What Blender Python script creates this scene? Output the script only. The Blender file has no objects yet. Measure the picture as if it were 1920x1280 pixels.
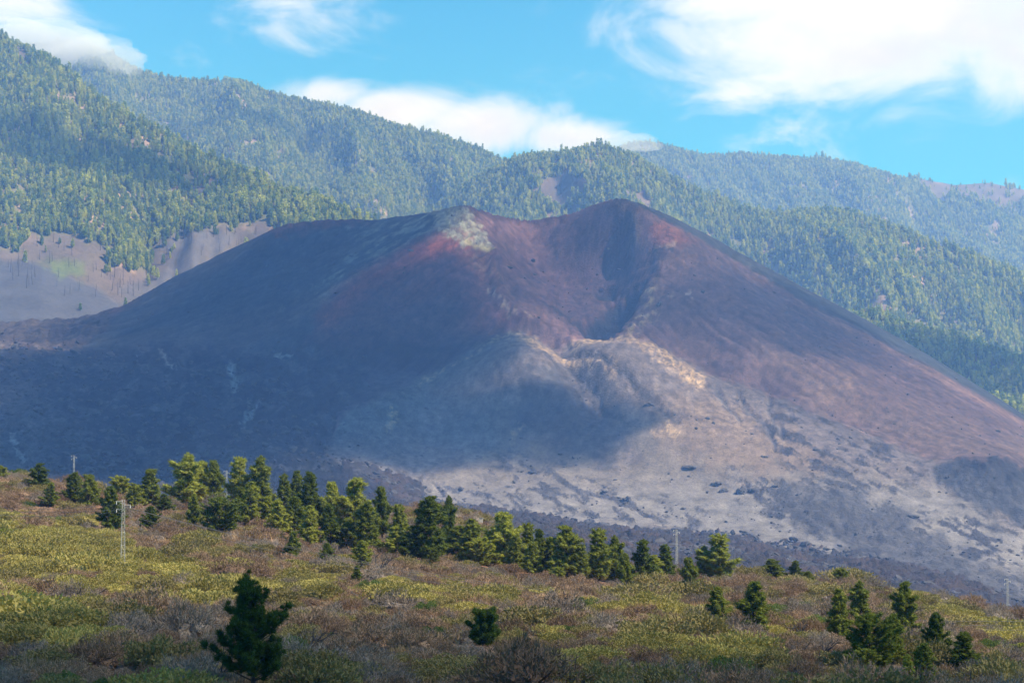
import bpy, math, random
import numpy as np

SC = bpy.context.scene
COL = SC.collection
rng = np.random.default_rng(7)
random.seed(7)
R = math.radians

# ------------------------------------------------------------------ camera
K = 0.000269                       # tangent per photo pixel (1920 wide)
PITCH = R(3.2)
CP, SP = math.cos(PITCH), math.sin(PITCH)
cam_d = bpy.data.cameras.new('camera')
cam_d.sensor_width = 36.0
cam_d.lens = 18.0 / (960 * K)
cam_d.clip_start = 0.5
cam_d.clip_end = 30000
cam = bpy.data.objects.new('camera', cam_d)
COL.objects.link(cam)
cam.rotation_euler = (math.pi / 2 + PITCH, 0, 0)
SC.camera = cam


def ray(px, py):
    u = (px - 960) * K
    v = (640 - py) * K
    return u, CP - v * SP, SP + v * CP


def P(px, py, D):
    a, b, c = ray(px, py)
    return np.array([a * D / b, D, c * D / b])


def proj(x, y, z):
    d = y * CP + z * SP
    return 960 + x / d / K, 640 - (-y * SP + z * CP) / d / K


# ------------------------------------------------------------------ light
SUN_AZ, SUN_EL = R(108), R(48)      # azimuth from +Y towards +X
SUN = np.array([math.sin(SUN_AZ) * math.cos(SUN_EL), math.cos(SUN_AZ) * math.cos(SUN_EL), math.sin(SUN_EL)])
sun_d = bpy.data.lights.new('sun', 'SUN')
sun_d.energy = 5.0
sun_d.angle = R(0.5)
sun_d.color = (1.0, 0.93, 0.82)
sun = bpy.data.objects.new('sun', sun_d)
COL.objects.link(sun)
from mathutils import Vector, Matrix, noise as mnoise
sun.rotation_euler = Vector(SUN).to_track_quat('Z', 'Y').to_euler()

W = bpy.data.worlds.new('World')
SC.world = W
W.use_nodes = True
SC.view_settings.view_transform = 'Standard'
SC.view_settings.look = 'None'
SC.view_settings.gamma = 1
SC.view_settings.use_curve_mapping = False
SC.view_settings.exposure = 0.95
SC.cycles.use_denoising = True
SC.cycles.max_bounces = 6
SC.cycles.diffuse_bounces = 2
SC.cycles.transmission_bounces = 3
SC.cycles.volume_bounces = 1
SC.cycles.transparent_max_bounces = 16
SC.cycles.sample_clamp_indirect = 4


class NT:
    """small node-tree builder"""
    def __init__(s, tree):
        s.t = tree
        s.n = tree.nodes
        s.l = tree.links

    def new(s, kind, **kw):
        nd = s.n.new(kind)
        for k, v in kw.items():
            if k == 'inp':
                for ik, iv in v.items():
                    s.set(nd, ik, iv)
            else:
                setattr(nd, k, v)
        return nd

    def set(s, nd, key, val):
        sock = nd.inputs[key]
        if isinstance(val, bpy.types.NodeSocket):
            s.l.new(val, sock)
        else:
            sock.default_value = val

    def math(s, op, a, b=0.5, clamp=False):
        nd = s.new('ShaderNodeMath', operation=op, use_clamp=clamp)
        s.set(nd, 0, a)
        s.set(nd, 1, b)
        return nd.outputs[0]

    def vmath(s, op, a, b=None):
        nd = s.new('ShaderNodeVectorMath', operation=op)
        s.set(nd, 0, a)
        if b is not None:
            s.set(nd, 1, b)
        return nd.outputs['Value'] if op in ('LENGTH', 'DOT_PRODUCT', 'DISTANCE') else nd.outputs[0]

    def ramp(s, v, a, b, c=0.0, d=1.0, smooth=True):
        nd = s.new('ShaderNodeMapRange', interpolation_type='SMOOTHSTEP' if smooth else 'LINEAR')
        s.set(nd, 0, v)
        for i, q in enumerate((a, b, c, d)):
            nd.inputs[i + 1].default_value = q
        return nd.outputs[0]

    def mix(s, f, a, b, mode='MIX'):
        nd = s.new('ShaderNodeMix', data_type='RGBA', blend_type=mode)
        s.set(nd, 0, f)
        s.set(nd, 6, a)
        s.set(nd, 7, b)
        return nd.outputs[2]

    def noise(s, vec, scale, detail=4, rough=0.55, lac=2.0, dist=0.0):
        nd = s.new('ShaderNodeTexNoise')
        s.set(nd, 'Vector', vec)
        nd.inputs['Scale'].default_value = scale
        nd.inputs['Detail'].default_value = detail
        nd.inputs['Roughness'].default_value = rough
        nd.inputs['Lacunarity'].default_value = lac
        nd.inputs['Distortion'].default_value = dist
        return nd.outputs[0]


def c4(c):
    return (c[0], c[1], c[2], 1.0)


# ------------------------------------------------------------------ sky
def build_world():
    t = NT(W.node_tree)
    t.n.clear()
    out = t.new('ShaderNodeOutputWorld')
    bg = t.new('ShaderNodeBackground')
    bg.inputs['Strength'].default_value = 0.055
    t.l.new(bg.outputs[0], out.inputs['Surface'])
    sky = t.new('ShaderNodeTexSky', sky_type='NISHITA', sun_disc=False)
    sky.sun_elevation = SUN_EL
    sky.sun_rotation = SUN_AZ
    sky.altitude = 500
    sky.air_density = 1.0
    sky.dust_density = 0.3
    sky.ozone_density = 2.0
    d = t.new('ShaderNodeTexCoord').outputs['Generated']
    col = t.mix(1.0, sky.outputs[0], c4(SKY_TINT), 'MULTIPLY')
    # cloud layout: directions where the clouds stand, edges and holes from noise
    blobs = [  # px, py, rx, ry (photo pixels), weight
        (1650, 20, 640, 285, 1.0), (1880, 110, 240, 140, 0.8), (1190, 40, 190, 120, 0.42), (600, 25, 280, 130, 0.50), (20, 30, 190, 130, 0.62),
        (610, 178, 170, 55, 0.75), (760, 208, 220, 72, 0.95), (900, 232, 230, 78, 1.0), (1060, 258, 190, 60, 0.90),
    ]
    bias = None
    for px, py, rx, ry, wt in blobs:
        c = np.array(ray(px, py))
        c = c / np.linalg.norm(c)
        off = t.vmath('SUBTRACT', d, tuple(c))
        off = t.vmath('MULTIPLY', off, (1 / (rx * K), 3.0, 1 / (ry * K)))
        f = t.ramp(t.vmath('LENGTH', off), 0.0, 1.15, wt, 0.0)
        bias = f if bias is None else t.math('MAXIMUM', bias, f)
    dv = t.vmath('MULTIPLY', d, (1.0, 1.0, 1.9))
    n1 = t.noise(dv, 12.0, 9, 0.62, dist=0.8)
    n2 = t.noise(dv, 2.2, 3, 0.5)
    away = t.ramp(n2, 0.45, 0.75, 0.0, 0.5)           # same kind of broken cloud over the rest of the sky
    inview = t.ramp(t.vmath('DOT_PRODUCT', d, (0, CP, SP)), 0.90, 0.95, 1.0, 0.0)
    bias = t.math('MAXIMUM', bias, t.math('MULTIPLY', away, inview))
    dens = t.math('ADD', bias, t.math('MULTIPLY', t.math('SUBTRACT', n1, 0.5), 1.8))
    cover = t.ramp(dens, 0.12, 0.75)
    thick = t.ramp(dens, 0.45, 1.15)
    n3 = t.noise(dv, 6.0, 5, 0.55)
    shade = t.ramp(n3, 0.38, 0.62)
    base = t.mix(shade, c4((8.2, 8.1, 9.6)), c4((12.2, 11.9, 12.4)))
    ccol = t.mix(thick, c4((8.6, 9.6, 11.6)), base)
    t.l.new(t.mix(cover, col, ccol), bg.inputs['Color'])


SKY_TINT = (0.22, 1.30, 1.70)
build_world()


# ------------------------------------------------------------------ numpy noise
def _hash(ix, iy, s):
    h = (ix.astype(np.int64) * 374761393 + iy.astype(np.int64) * 668265263 + s * 1274126177) & 0xffffffff
    h = ((h ^ (h >> 13)) * 1274126177) & 0xffffffff
    return h ^ (h >> 16)


def pn(x, y, s=0):
    x = np.asarray(x, float)
    y = np.asarray(y, float)
    ix = np.floor(x)
    iy = np.floor(y)
    fx = x - ix
    fy = y - iy

    def g(dx, dy):
        a = _hash(ix + dx, iy + dy, s) * (2 * math.pi / 4294967296.0)
        return np.cos(a) * (fx - dx) + np.sin(a) * (fy - dy)
    u = fx * fx * fx * (fx * (fx * 6 - 15) + 10)
    v = fy * fy * fy * (fy * (fy * 6 - 15) + 10)
    a = g(0, 0) * (1 - u) + g(1, 0) * u
    b = g(0, 1) * (1 - u) + g(1, 1) * u
    return (a * (1 - v) + b * v) * 1.5


def fbm(x, y, s=0, oc=4, gain=0.5):
    t = 0
    a = 1.0
    for i in range(oc):
        t = t + a * pn(x, y, s + i * 17)
        x, y = x * 2.03 + 11.3, y * 2.03 - 7.7
        a *= gain
    return t


def ridged(x, y, s=0, oc=4, gain=0.5):
    t = 0
    a = 1.0
    for i in range(oc):
        t = t + a * (0.5 - np.abs(pn(x, y, s + i * 13)))
        x, y = x * 2.1 + 3.1, y * 2.1 + 5.7
        a *= gain
    return t


def ss(x, a, b):
    t = np.clip((x - a) / (b - a), 0, 1)
    return t * t * (3 - 2 * t)


def lerp(a, b, m):
    return a + (b - a) * m


# ------------------------------------------------------------------ interpolation
class RBF:
    def __init__(s, pts, c, smooth=0.0):
        p = np.array(pts, float)
        s.xy = p[:, :2]
        s.c = c
        n = len(p)
        d = np.linalg.norm(s.xy[:, None] - s.xy[None], axis=2)
        A = np.zeros((n + 3, n + 3))
        A[:n, :n] = -np.sqrt(d * d + c * c) + smooth * np.eye(n)
        A[:n, n] = 1
        A[:n, n + 1:] = s.xy / 1000
        A[n, :n] = 1
        A[n + 1:, :n] = s.xy.T / 1000
        b = np.zeros(n + 3)
        b[:n] = p[:, 2]
        w = np.linalg.solve(A, b)
        s.w, s.q = w[:n], w[n:]

    def __call__(s, x, y):
        sh = np.shape(x)
        x = np.ravel(x)
        y = np.ravel(y)
        out = s.q[0] + s.q[1] * x / 1000 + s.q[2] * y / 1000
        for (cx, cy), w in zip(s.xy, s.w):
            out = out - w * np.sqrt((x - cx) ** 2 + (y - cy) ** 2 + s.c ** 2)
        return out.reshape(sh)


def dense(line, step=45):
    """polyline of (px,py,D) resampled to world points"""
    w = [P(*q) for q in line]
    out = [w[0]]
    for a, b in zip(w[:-1], w[1:]):
        n = max(1, int(np.linalg.norm(b - a) / step))
        for i in range(1, n + 1):
            out.append(a + (b - a) * i / n)
    return out


def poly_mask(px, py, pts, soft=10, jit=0, js=30, seed=5):
    """1 inside the outline, soft edge, in photo coordinates of the surface points"""
    if jit:
        px, py = px + jit * fbm(px / js, py / js, seed, 3), py + jit * fbm(px / js + 50, py / js, seed + 1, 3)
    pts = np.array(pts, float)
    inside = np.zeros(px.shape, bool)
    dist = np.full(px.shape, 1e9)
    n = len(pts)
    for i in range(n):
        x0, y0 = pts[i]
        x1, y1 = pts[(i + 1) % n]
        ex, ey = x1 - x0, y1 - y0
        t = np.clip(((px - x0) * ex + (py - y0) * ey) / (ex * ex + ey * ey + 1e-9), 0, 1)
        dist = np.minimum(dist, np.hypot(px - x0 - t * ex, py - y0 - t * ey))
        cr = (y0 > py) != (y1 > py)
        with np.errstate(divide='ignore', invalid='ignore'):
            xi = x0 + (py - y0) * ex / (ey if ey != 0 else 1e-9)
        inside ^= cr & (px < xi)
    sd = np.where(inside, dist, -dist)
    return ss(sd, -soft, soft)


def line_mask(px, py, pts, width, jit=0, js=25, seed=3):
    if jit:
        px, py = px + jit * fbm(px / js, py / js, seed, 3), py + jit * fbm(px / js + 50, py / js, seed + 1, 3)
    dist = np.full(px.shape, 1e9)
    for (x0, y0), (x1, y1) in zip(pts[:-1], pts[1:]):
        ex, ey = x1 - x0, y1 - y0
        t = np.clip(((px - x0) * ex + (py - y0) * ey) / (ex * ex + ey * ey + 1e-9), 0, 1)
        dist = np.minimum(dist, np.hypot(px - x0 - t * ex, py - y0 - t * ey))
    return 1 - ss(dist, 0, width)


# ------------------------------------------------------------------ mesh helpers
def mesh_np(name, verts, faces, smooth=False):
    me = bpy.data.meshes.new(name)
    verts = np.asarray(verts, np.float32)
    faces = np.asarray(faces, np.int32)
    k = faces.shape[1]
    me.vertices.add(len(verts))
    me.vertices.foreach_set('co', verts.ravel())
    me.loops.add(faces.size)
    me.loops.foreach_set('vertex_index', faces.ravel())
    me.polygons.add(len(faces))
    me.polygons.foreach_set('loop_start', np.arange(0, faces.size, k, dtype=np.int32))
    me.polygons.foreach_set('use_smooth', np.full(len(faces), smooth, bool))
    me.update(calc_edges=True)
    return me


def grid_faces(nr, nc):
    i = np.arange(nr - 1)[:, None] * nc + np.arange(nc - 1)[None]
    return np.stack([i, i + 1, i + nc + 1, i + nc], -1).reshape(-1, 4)


def add_color(me, name, rgb):
    at = me.attributes.new(name, 'FLOAT_COLOR', 'POINT')
    a = np.ones((len(me.vertices), 4), np.float32)
    a[:, :3] = rgb
    at.data.foreach_set('color', a.ravel())


def add_float(me, name, v):
    at = me.attributes.new(name, 'FLOAT', 'POINT')
    at.data.foreach_set('value', np.asarray(v, np.float32).ravel())


def link(name, data, mat=None, parent=None, **props):
    o = bpy.data.objects.new(name, data)
    COL.objects.link(o)
    if mat is not None and data is not None and not data.materials:
        data.materials.append(mat)
    if parent is not None:
        o.parent = parent
    for k, v in props.items():
        if v is not None:
            o[k] = v
    return o


# ------------------------------------------------------------------ materials
def new_mat(name):
    m = bpy.data.materials.new(name)
    m.use_nodes = True
    t = NT(m.node_tree)
    t.n.clear()
    out = t.new('ShaderNodeOutputMaterial')
    return m, t, out


def soil_material(name, fine, coarse, bump, bump_d, var=0.5, rough=0.95, streak=None, speck=None):
    """terrain: colour painted per region of material, broken up by grain"""
    m, t, out = new_mat(name)
    b = t.new('ShaderNodeBsdfPrincipled')
    b.inputs['Roughness'].default_value = rough
    b.inputs['Specular IOR Level'].default_value = 0.15
    a = t.new('ShaderNodeAttribute', attribute_name='soil').outputs['Color']
    g = t.new('ShaderNodeAttribute', attribute_name='rough').outputs['Fac']
    pos = t.new('ShaderNodeNewGeometry').outputs['Position']
    n1 = t.noise(pos, 1 / coarse, 6, 0.62)
    n2 = t.noise(pos, 1 / fine, 4, 0.65)
    f = t.math('ADD', t.math('MULTIPLY', t.math('SUBTRACT', n1, 0.5), var * 1.5), t.math('MULTIPLY', t.math('SUBTRACT', n2, 0.5), var * 1.5))
    f = t.math('ADD', f, 1.0)
    if streak:
        sv = t.vmath('MULTIPLY', pos, streak)
        n3 = t.noise(sv, 1.0, 5, 0.6)
        f = t.math('MULTIPLY', f, t.ramp(n3, 0.25, 0.75, 0.78, 1.22, False))
    col = t.vmath('SCALE', a)
    sc = t.n[-1]
    t.set(sc, 'Scale', t.math('MAXIMUM', f, 0.15))
    if speck:                       # dark blocks lying about where the ground is rough
        vo = t.new('ShaderNodeTexVoronoi', feature='F1')
        t.set(vo, 'Vector', pos)
        vo.inputs['Scale'].default_value = 1 / speck
        k = t.ramp(vo.outputs['Distance'], 0.12, 0.4, 1.0, 0.0)
        k = t.math('MULTIPLY', k, g)
        col = t.mix(t.math('MULTIPLY', k, 0.55), col, c4((0.03, 0.03, 0.035)))
    t.set(b, 'Base Color', col)
    bp = t.new('ShaderNodeBump')
    bp.inputs['Distance'].default_value = bump_d
    hgt = t.math('ADD', n2, t.math('MULTIPLY', n1, 1.5))
    t.set(bp, 'Height', hgt)
    t.set(bp, 'Strength', t.math('MULTIPLY', t.math('ADD', g, 0.25), bump))
    t.set(b, 'Normal', bp.outputs[0])
    t.l.new(b.outputs[0], out.inputs['Surface'])
    return m


def foliage_material(name, dark, light, trans=0.35, hue=0.03, attr=None):
    m, t, out = new_mat(name)
    oi = t.new('ShaderNodeObjectInfo').outputs['Random']
    pos = t.new('ShaderNodeTexCoord').outputs['Object']
    n = t.noise(pos, 1.7, 3, 0.6)
    f = t.math('ADD', t.math('MULTIPLY', n, 0.9), t.math('MULTIPLY', t.math('SUBTRACT', oi, 0.5), 0.5), True)
    col = t.mix(t.ramp(f, 0.15, 0.85), c4(dark), c4(light))
    d = t.new('ShaderNodeBsdfDiffuse')
    t.set(d, 'Color', col)
    tr = t.new('ShaderNodeBsdfTranslucent')
    t.set(tr, 'Color', t.mix(1.0, col, c4((1.25, 1.25, 0.6)), 'MULTIPLY'))
    mx = t.new('ShaderNodeMixShader')
    mx.inputs[0].default_value = trans
    t.l.new(d.outputs[0], mx.inputs[1])
    t.l.new(tr.outputs[0], mx.inputs[2])
    t.l.new(mx.outputs[0], out.inputs['Surface'])
    return m


def plain_material(name, col, rough=0.8, metal=0.0, var=0.3, scale=3.0, bump=0.0):
    m, t, out = new_mat(name)
    b = t.new('ShaderNodeBsdfPrincipled')
    b.inputs['Roughness'].default_value = rough
    b.inputs['Metallic'].default_value = metal
    pos = t.new('ShaderNodeTexCoord').outputs['Object']
    n = t.noise(pos, scale, 5, 0.65)
    t.set(b, 'Base Color', t.mix(t.ramp(n, 0.3, 0.7), c4([q * (1 - var) for q in col]), c4([q * (1 + var) for q in col])))
    if bump:
        bp = t.new('ShaderNodeBump')
        bp.inputs['Strength'].default_value = 0.8
        bp.inputs['Distance'].default_value = bump
        t.set(bp, 'Height', n)
        t.set(b, 'Normal', bp.outputs[0])
    t.l.new(b.outputs[0], out.inputs['Surface'])
    return m


M_VOLC = soil_material('cinder_and_ash', 2.6, 22.0, 1.0, 2.4, 0.95, streak=(0.05, 0.012, 0.02), speck=9.0)
M_LAVA = soil_material('block_lava', 3.5, 20.0, 1.0, 2.5, 0.9, speck=5.0)
M_MOUNT = soil_material('forest_soil', 6.0, 45.0, 0.6, 1.5, 0.6)
M_HILL = soil_material('dry_hillside_soil', 0.5, 4.0, 0.8, 0.25, 0.7)
M_PINE = foliage_material('pine_needles', (0.085, 0.112, 0.026), (0.330, 0.335, 0.070), 0.42)
M_PINE_NEAR = foliage_material('dark_shaded_pine_needles', (0.050, 0.085, 0.022), (0.135, 0.170, 0.038), 0.35)  # darker copy of the needles, the near pine's shade put into the colour
M_FOREST = foliage_material('forest_needles', (0.115, 0.190, 0.050), (0.520, 0.510, 0.105), 0.4)
M_BARK = plain_material('pine_bark', (0.07, 0.045, 0.035), 0.9, 0, 0.4, 4, 0.05)
M_CHAR = plain_material('burnt_wood', (0.045, 0.038, 0.04), 0.9, 0, 0.4, 2)
M_CUSH = foliage_material('yellow_green_leaves', (0.195, 0.168, 0.062), (0.395, 0.335, 0.115), 0.25)
M_OLIVE = foliage_material('olive_leaves', (0.165, 0.138, 0.062), (0.300, 0.245, 0.105), 0.2)
M_DRY = foliage_material('dry_twigs', (0.170, 0.112, 0.080), (0.330, 0.225, 0.155), 0.15)
M_GREY = foliage_material('grey_twigs', (0.155, 0.125, 0.108), (0.290, 0.235, 0.195), 0.1)
M_GREEN = foliage_material('fresh_green_leaves', (0.075, 0.11, 0.035), (0.16, 0.20, 0.065), 0.3)
M_GRASS = foliage_material('dry_grass_blades', (0.20, 0.125, 0.08), (0.36, 0.24, 0.14), 0.25)
M_DEAD = plain_material('dead_wood', (0.055, 0.045, 0.042), 0.9, 0, 0.4, 3)
M_STEEL = plain_material('galvanised_steel', (0.40, 0.38, 0.35), 0.6, 0.1, 0.12, 2)
M_CERAM = plain_material('pale_insulator', (0.75, 0.72, 0.68), 0.3, 0, 0.05, 2)
M_WIRE = plain_material('weathered_cable', (0.16, 0.15, 0.15), 0.6, 0.4, 0.1, 2)
M_ROCK = plain_material('dark_lava_rock', (0.048, 0.043, 0.046), 0.9, 0, 0.4, 0.35, 0.5)
M_STONE = plain_material('grey_field_stone', (0.26, 0.24, 0.23), 0.9, 0, 0.3, 2, 0.1)
M_WALL = plain_material('pale_render', (0.55, 0.50, 0.43), 0.85, 0, 0.15, 2, 0.02)

# ------------------------------------------------------------------ foreground hillside
hc = []
HILL_COLS = {
    0: [(1280, 112), (1170, 160), (1070, 225), (980, 290), (893, 365)],
    230: [(1280, 112), (1170, 158), (1070, 228), (990, 300), (937, 370)],
    475: [(1280, 113), (1180, 158), (1090, 222), (1015, 290), (960, 355)],
    700: [(1280, 116), (1190, 155), (1105, 222), (1035, 292), (972, 372)],
    900: [(1280, 120), (1195, 160), (1115, 225), (1062, 280), (1005, 345), (975, 400)],
    1150: [(1280, 124), (1200, 160), (1133, 215), (1095, 275), (1072, 322)],
    1400: [(1280, 130), (1210, 165), (1150, 215), (1106, 280), (1085, 325)],
    1650: [(1280, 138), (1225, 168), (1170, 220), (1126, 285), (1108, 330)],
    1920: [(1280, 148), (1238, 180), (1200, 235), (1168, 312)],
    -300: [(1280, 112), (1160, 160), (1050, 225), (950, 290), (860, 370)],
    2220: [(1290, 160), (1260, 190), (1235, 240), (1215, 310)],
}
for px, lst in HILL_COLS.items():
    for py, D in lst:
        hc.append(P(px, py, D))
    zr, Dr = P(px, lst[-1][0], lst[-1][1])[2], lst[-1][1]
    a = (px - 960) * K
    for dd, dz in ((70, -13), (180, -62), (260, -110)):
        hc.append(np.array([a * (Dr + dd), Dr + dd, zr + dz]))
for x in (-60, -20, 20, 60, 110):
    hc.append(np.array([x, 62, -9.8 - 0.004 * abs(x)]))
    hc.append(np.array([x * 0.7, 22, -7.2]))
    hc.append(np.array([x * 0.7, -40, -4.5]))
HILL = RBF(hc, 18)


def hill_z(x, y):
    z = HILL(x, y)
    return z + 0.55 * fbm(x / 17, y / 22, 3, 3) + 0.22 * fbm(x / 4.3, y / 5, 9, 2)


def build_hillside():
    cols = np.arange(-420, 2345, 5.0)
    rows = np.concatenate([np.arange(-30, 100, 5.0), np.arange(100, 420, 1.8), np.arange(420, 640, 8.0)])
    A, Y = np.meshgrid((cols - 960) * K, rows)
    X = A * np.maximum(Y, 60) * 1.0
    Z = hill_z(X, Y)
    px, py = proj(X, np.maximum(Y, 5), Z)
    n = fbm(X / 14, Y / 18, 21, 4)
    n2 = fbm(X / 3.0, Y / 4.0, 31, 3)
    c = np.zeros(X.shape + (3,))
    c[:] = (0.150, 0.108, 0.080)
    c = lerp(c, np.array((0.215, 0.125, 0.082)), (ss(n, 0.0, 0.5) * 0.8)[..., None])
    c = lerp(c, np.array((0.110, 0.098, 0.050)), (ss(n2, 0.0, 0.6) * 0.6)[..., None])
    c = lerp(c, np.array((0.080, 0.070, 0.066)), (ss(-n, 0.15, 0.6) * 0.6)[..., None])
    tr = line_mask(px, py, [(60, 930), (330, 960), (480, 985), (600, 1010), (760, 1050), (900, 1062), (1100, 1088), (1220, 1096), (1420, 1130)], 45, 10)
    c = lerp(c, np.array((0.270, 0.135, 0.085)), (tr * 0.75)[..., None])
    me = mesh_np('hillside', np.stack([X, Y, Z], -1).reshape(-1, 3), grid_faces(*X.shape), True)
    add_color(me, 'soil', c.reshape(-1, 3))
    add_float(me, 'rough', np.ones(X.size))
    link('hillside', me, M_HILL, kind='structure')


build_hillside()


def drop(px, py, lo=70.0, hi=420.0):
    """point of the hillside seen at this place of the photograph"""
    Ds = np.linspace(lo, hi, 700)
    pts = np.array([P(px, py, D) for D in Ds])
    g = hill_z(pts[:, 0], pts[:, 1])
    under = np.nonzero(pts[:, 2] <= g)[0]
    i = under[0] if len(under) else int(np.argmin(pts[:, 2] - g))
    return np.array([pts[i, 0], pts[i, 1], g[i]])


# ------------------------------------------------------------------ volcano and the ground round it
vl = []
RIM_L = [(-400, 604, 2560), (0, 602, 2560), (60, 598, 2580), (130, 596, 2595), (180, 587, 2605), (230, 572, 2610), (330, 517, 2650), (430, 467, 2660), (500, 434, 2660), (545, 417, 2655), (600, 412, 2650), (660, 410, 2640), (700, 412, 2630), (740, 406, 2620), (800, 398, 2595), (840, 389, 2575), (870, 383, 2560)]
RIM_B = [(870, 383, 2560), (905, 395, 2610), (940, 405, 2660), (1000, 411, 2710), (1060, 402, 2705), (1110, 384, 2670), (1145, 373, 2640), (1168, 371, 2620)]
RIM_R = [(1168, 371, 2620), (1200, 381, 2635), (1260, 406, 2650), (1330, 441, 2660), (1400, 480, 2665), (1500, 535, 2670), (1600, 586, 2675), (1700, 641, 2680), (1800, 701, 2685), (1920, 776, 2690), (2100, 880, 2690), (2300, 970, 2690)]
for ln in (RIM_L, RIM_B, RIM_R):
    vl += dense(ln, 40)
for ln in [
    [(870, 383, 2560), (895, 425, 2535), (922, 470, 2505), (925, 525, 2455), (955, 570, 2410), (990, 605, 2375), (1075, 640, 2335)],   # left lip
    [(868, 384, 2557), (850, 446, 2500)],
    [(850, 446, 2500), (800, 455, 2490), (760, 477, 2470), (700, 515, 2440), (645, 555, 2405), (600, 600, 2365)],
    [(850, 448, 2498), (860, 520, 2430), (840, 590, 2360), (800, 650, 2290)],
    [(760, 560, 2385), (720, 620, 2315), (690, 660, 2275)],
    [(930, 590, 2370), (900, 630, 2325)],
    [(1168, 374, 2616), (1190, 402, 2590), (1225, 420, 2580), (1265, 440, 2570), (1242, 470, 2535), (1235, 520, 2490), (1200, 575, 2430), (1172, 632, 2365)],  # right lip
    [(1270, 445, 2570), (1330, 500, 2530), (1420, 580, 2450), (1500, 650, 2370), (1600, 720, 2300), (1700, 790, 2230)],
    [(1250, 560, 2440), (1300, 620, 2375), (1400, 690, 2300), (1500, 745, 2250)],
    [(1000, 450, 2665), (1050, 490, 2605), (1110, 535, 2545), (1150, 535, 2535), (1135, 580, 2440), (1112, 622, 2368)],  # crater floor
    [(1165, 420, 2610), (1160, 470, 2590)],
    [(1040, 560, 2470), (1080, 600, 2425)],
    [(960, 480, 2560), (1000, 540, 2480)],
    [(500, 520, 2530), (450, 560, 2470), (350, 620, 2400)],
    [(650, 470, 2540), (560, 540, 2460), (480, 610, 2390), (420, 660, 2320)],
    [(750, 440, 2545), (700, 470, 2510)],
    [(330, 560, 2560), (240, 620, 2470)],
    [(1500, 560, 2600), (1600, 625, 2560), (1750, 715, 2480), (1920, 810, 2400)],
    [(1400, 520, 2600), (1500, 600, 2490), (1650, 700, 2400)],
    # front mounds
    [(615, 832, 2020), (650, 785, 2075), (740, 737, 2145), (800, 711, 2205), (850, 686, 2240), (900, 656, 2268), (935, 637, 2285), (965, 632, 2290), (1000, 640, 2290), (1050, 660, 2285), (1085, 645, 2285), (1130, 630, 2280), (1170, 637, 2275), (1210, 655, 2265), (1260, 681, 2250), (1300, 696, 2240), (1335, 716, 2225)],
    [(1335, 716, 2225), (1400, 725, 2235), (1500, 765, 2195), (1600, 805, 2150), (1690, 850, 2105), (1745, 866, 2085)],
    [(965, 632, 2290), (970, 700, 2205), (965, 780, 2130), (958, 850, 2060)],
    [(1050, 662, 2283), (1110, 740, 2170), (1190, 820, 2080)],
    [(1130, 632, 2278), (1180, 700, 2200), (1260, 780, 2105), (1330, 850, 2035)],
    [(1335, 718, 2223), (1400, 800, 2115), (1450, 850, 2045)],
    [(800, 715, 2200), (790, 790, 2110), (790, 850, 2035)],
    # behind the mounds (hidden hollow)
    [(700, 690, 2245), (800, 680, 2260), (900, 665, 2310), (1000, 655, 2335), (1130, 655, 2335), (1250, 672, 2325), (1330, 695, 2310), (1420, 725, 2285), (1600, 795, 2215), (1740, 858, 2130)],
    # ash apron
    [(830, 890, 1985), (800, 920, 1945), (860, 950, 1890)],
    [(960, 900, 1990), (1000, 957, 1880)],
    [(1200, 860, 2040), (1300, 905, 1985), (1300, 987, 1850)],
    [(1400, 930, 1945), (1500, 905, 1960), (1500, 1012, 1800)],
    [(1600, 860, 2035), (1650, 930, 1930), (1700, 1045, 1760)],
    [(1750, 868, 2085), (1800, 862, 2050), (1850, 862, 2025), (1920, 880, 2010)],
    [(1830, 945, 1935), (1900, 965, 1920), (1780, 930, 1960)],
    [(1800, 1010, 1830), (1900, 1085, 1700)],
    [(1800, 805, 2270), (1860, 848, 2140), (1920, 862, 2120)],
    [(2100, 960, 2100), (2100, 1060, 1850), (2300, 1150, 1700)],
    # left lava apron
    [(-250, 610, 2540), (0, 612, 2540)],
    [(-250, 700, 2250), (0, 665, 2340), (60, 680, 2320), (150, 655, 2420), (220, 660, 2380), (300, 655, 2345), (400, 668, 2300), (560, 660, 2300), (640, 690, 2240)],
    [(-250, 800, 1950), (0, 755, 2090), (150, 760, 2100), (300, 760, 2120), (500, 740, 2160), (600, 745, 2140)],
    [(-250, 870, 1750), (0, 850, 1810), (150, 850, 1830), (300, 850, 1850), (450, 850, 1870), (560, 850, 1890)],
    [(-250, 905, 1550), (0, 895, 1590), (300, 905, 1640), (500, 905, 1700), (640, 875, 1900), (700, 930, 1760)],
    # lava field in the valley
    [(-250, 980, 1000), (0, 960, 1000), (300, 970, 1020), (600, 1000, 1040), (960, 1050, 1020), (1300, 1085, 1000), (1600, 1120, 980), (1900, 1190, 950), (2250, 1260, 950)],
    [(960, 990, 1500), (1300, 1025, 1480), (1600, 1070, 1420), (1900, 1130, 1380), (2250, 1220, 1350)],
    [(300, 930, 1350), (0, 925, 1300), (650, 955, 1400)],
]:
    vl += dense(ln, 45)
for a in np.linspace(-0.36, 0.4, 9):
    vl.append(np.array([a * 620, 600, -52 - 25 * a]))
    vl.append(np.array([a * 450, 430, -70 - 25 * a]))
# drop near-duplicate controls
keep = []
for q in vl:
    if all((q[0] - k[0]) ** 2 + (q[1] - k[1]) ** 2 > 18 ** 2 for k in keep):
        keep.append(q)
VOLC_RBF = RBF(keep, 14, 0.6)
_rw = np.array([P(*q) for q in RIM_L + RIM_B[1:] + RIM_R[1:]])
_ra = _rw[:, 0] / _rw[:, 1]


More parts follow.
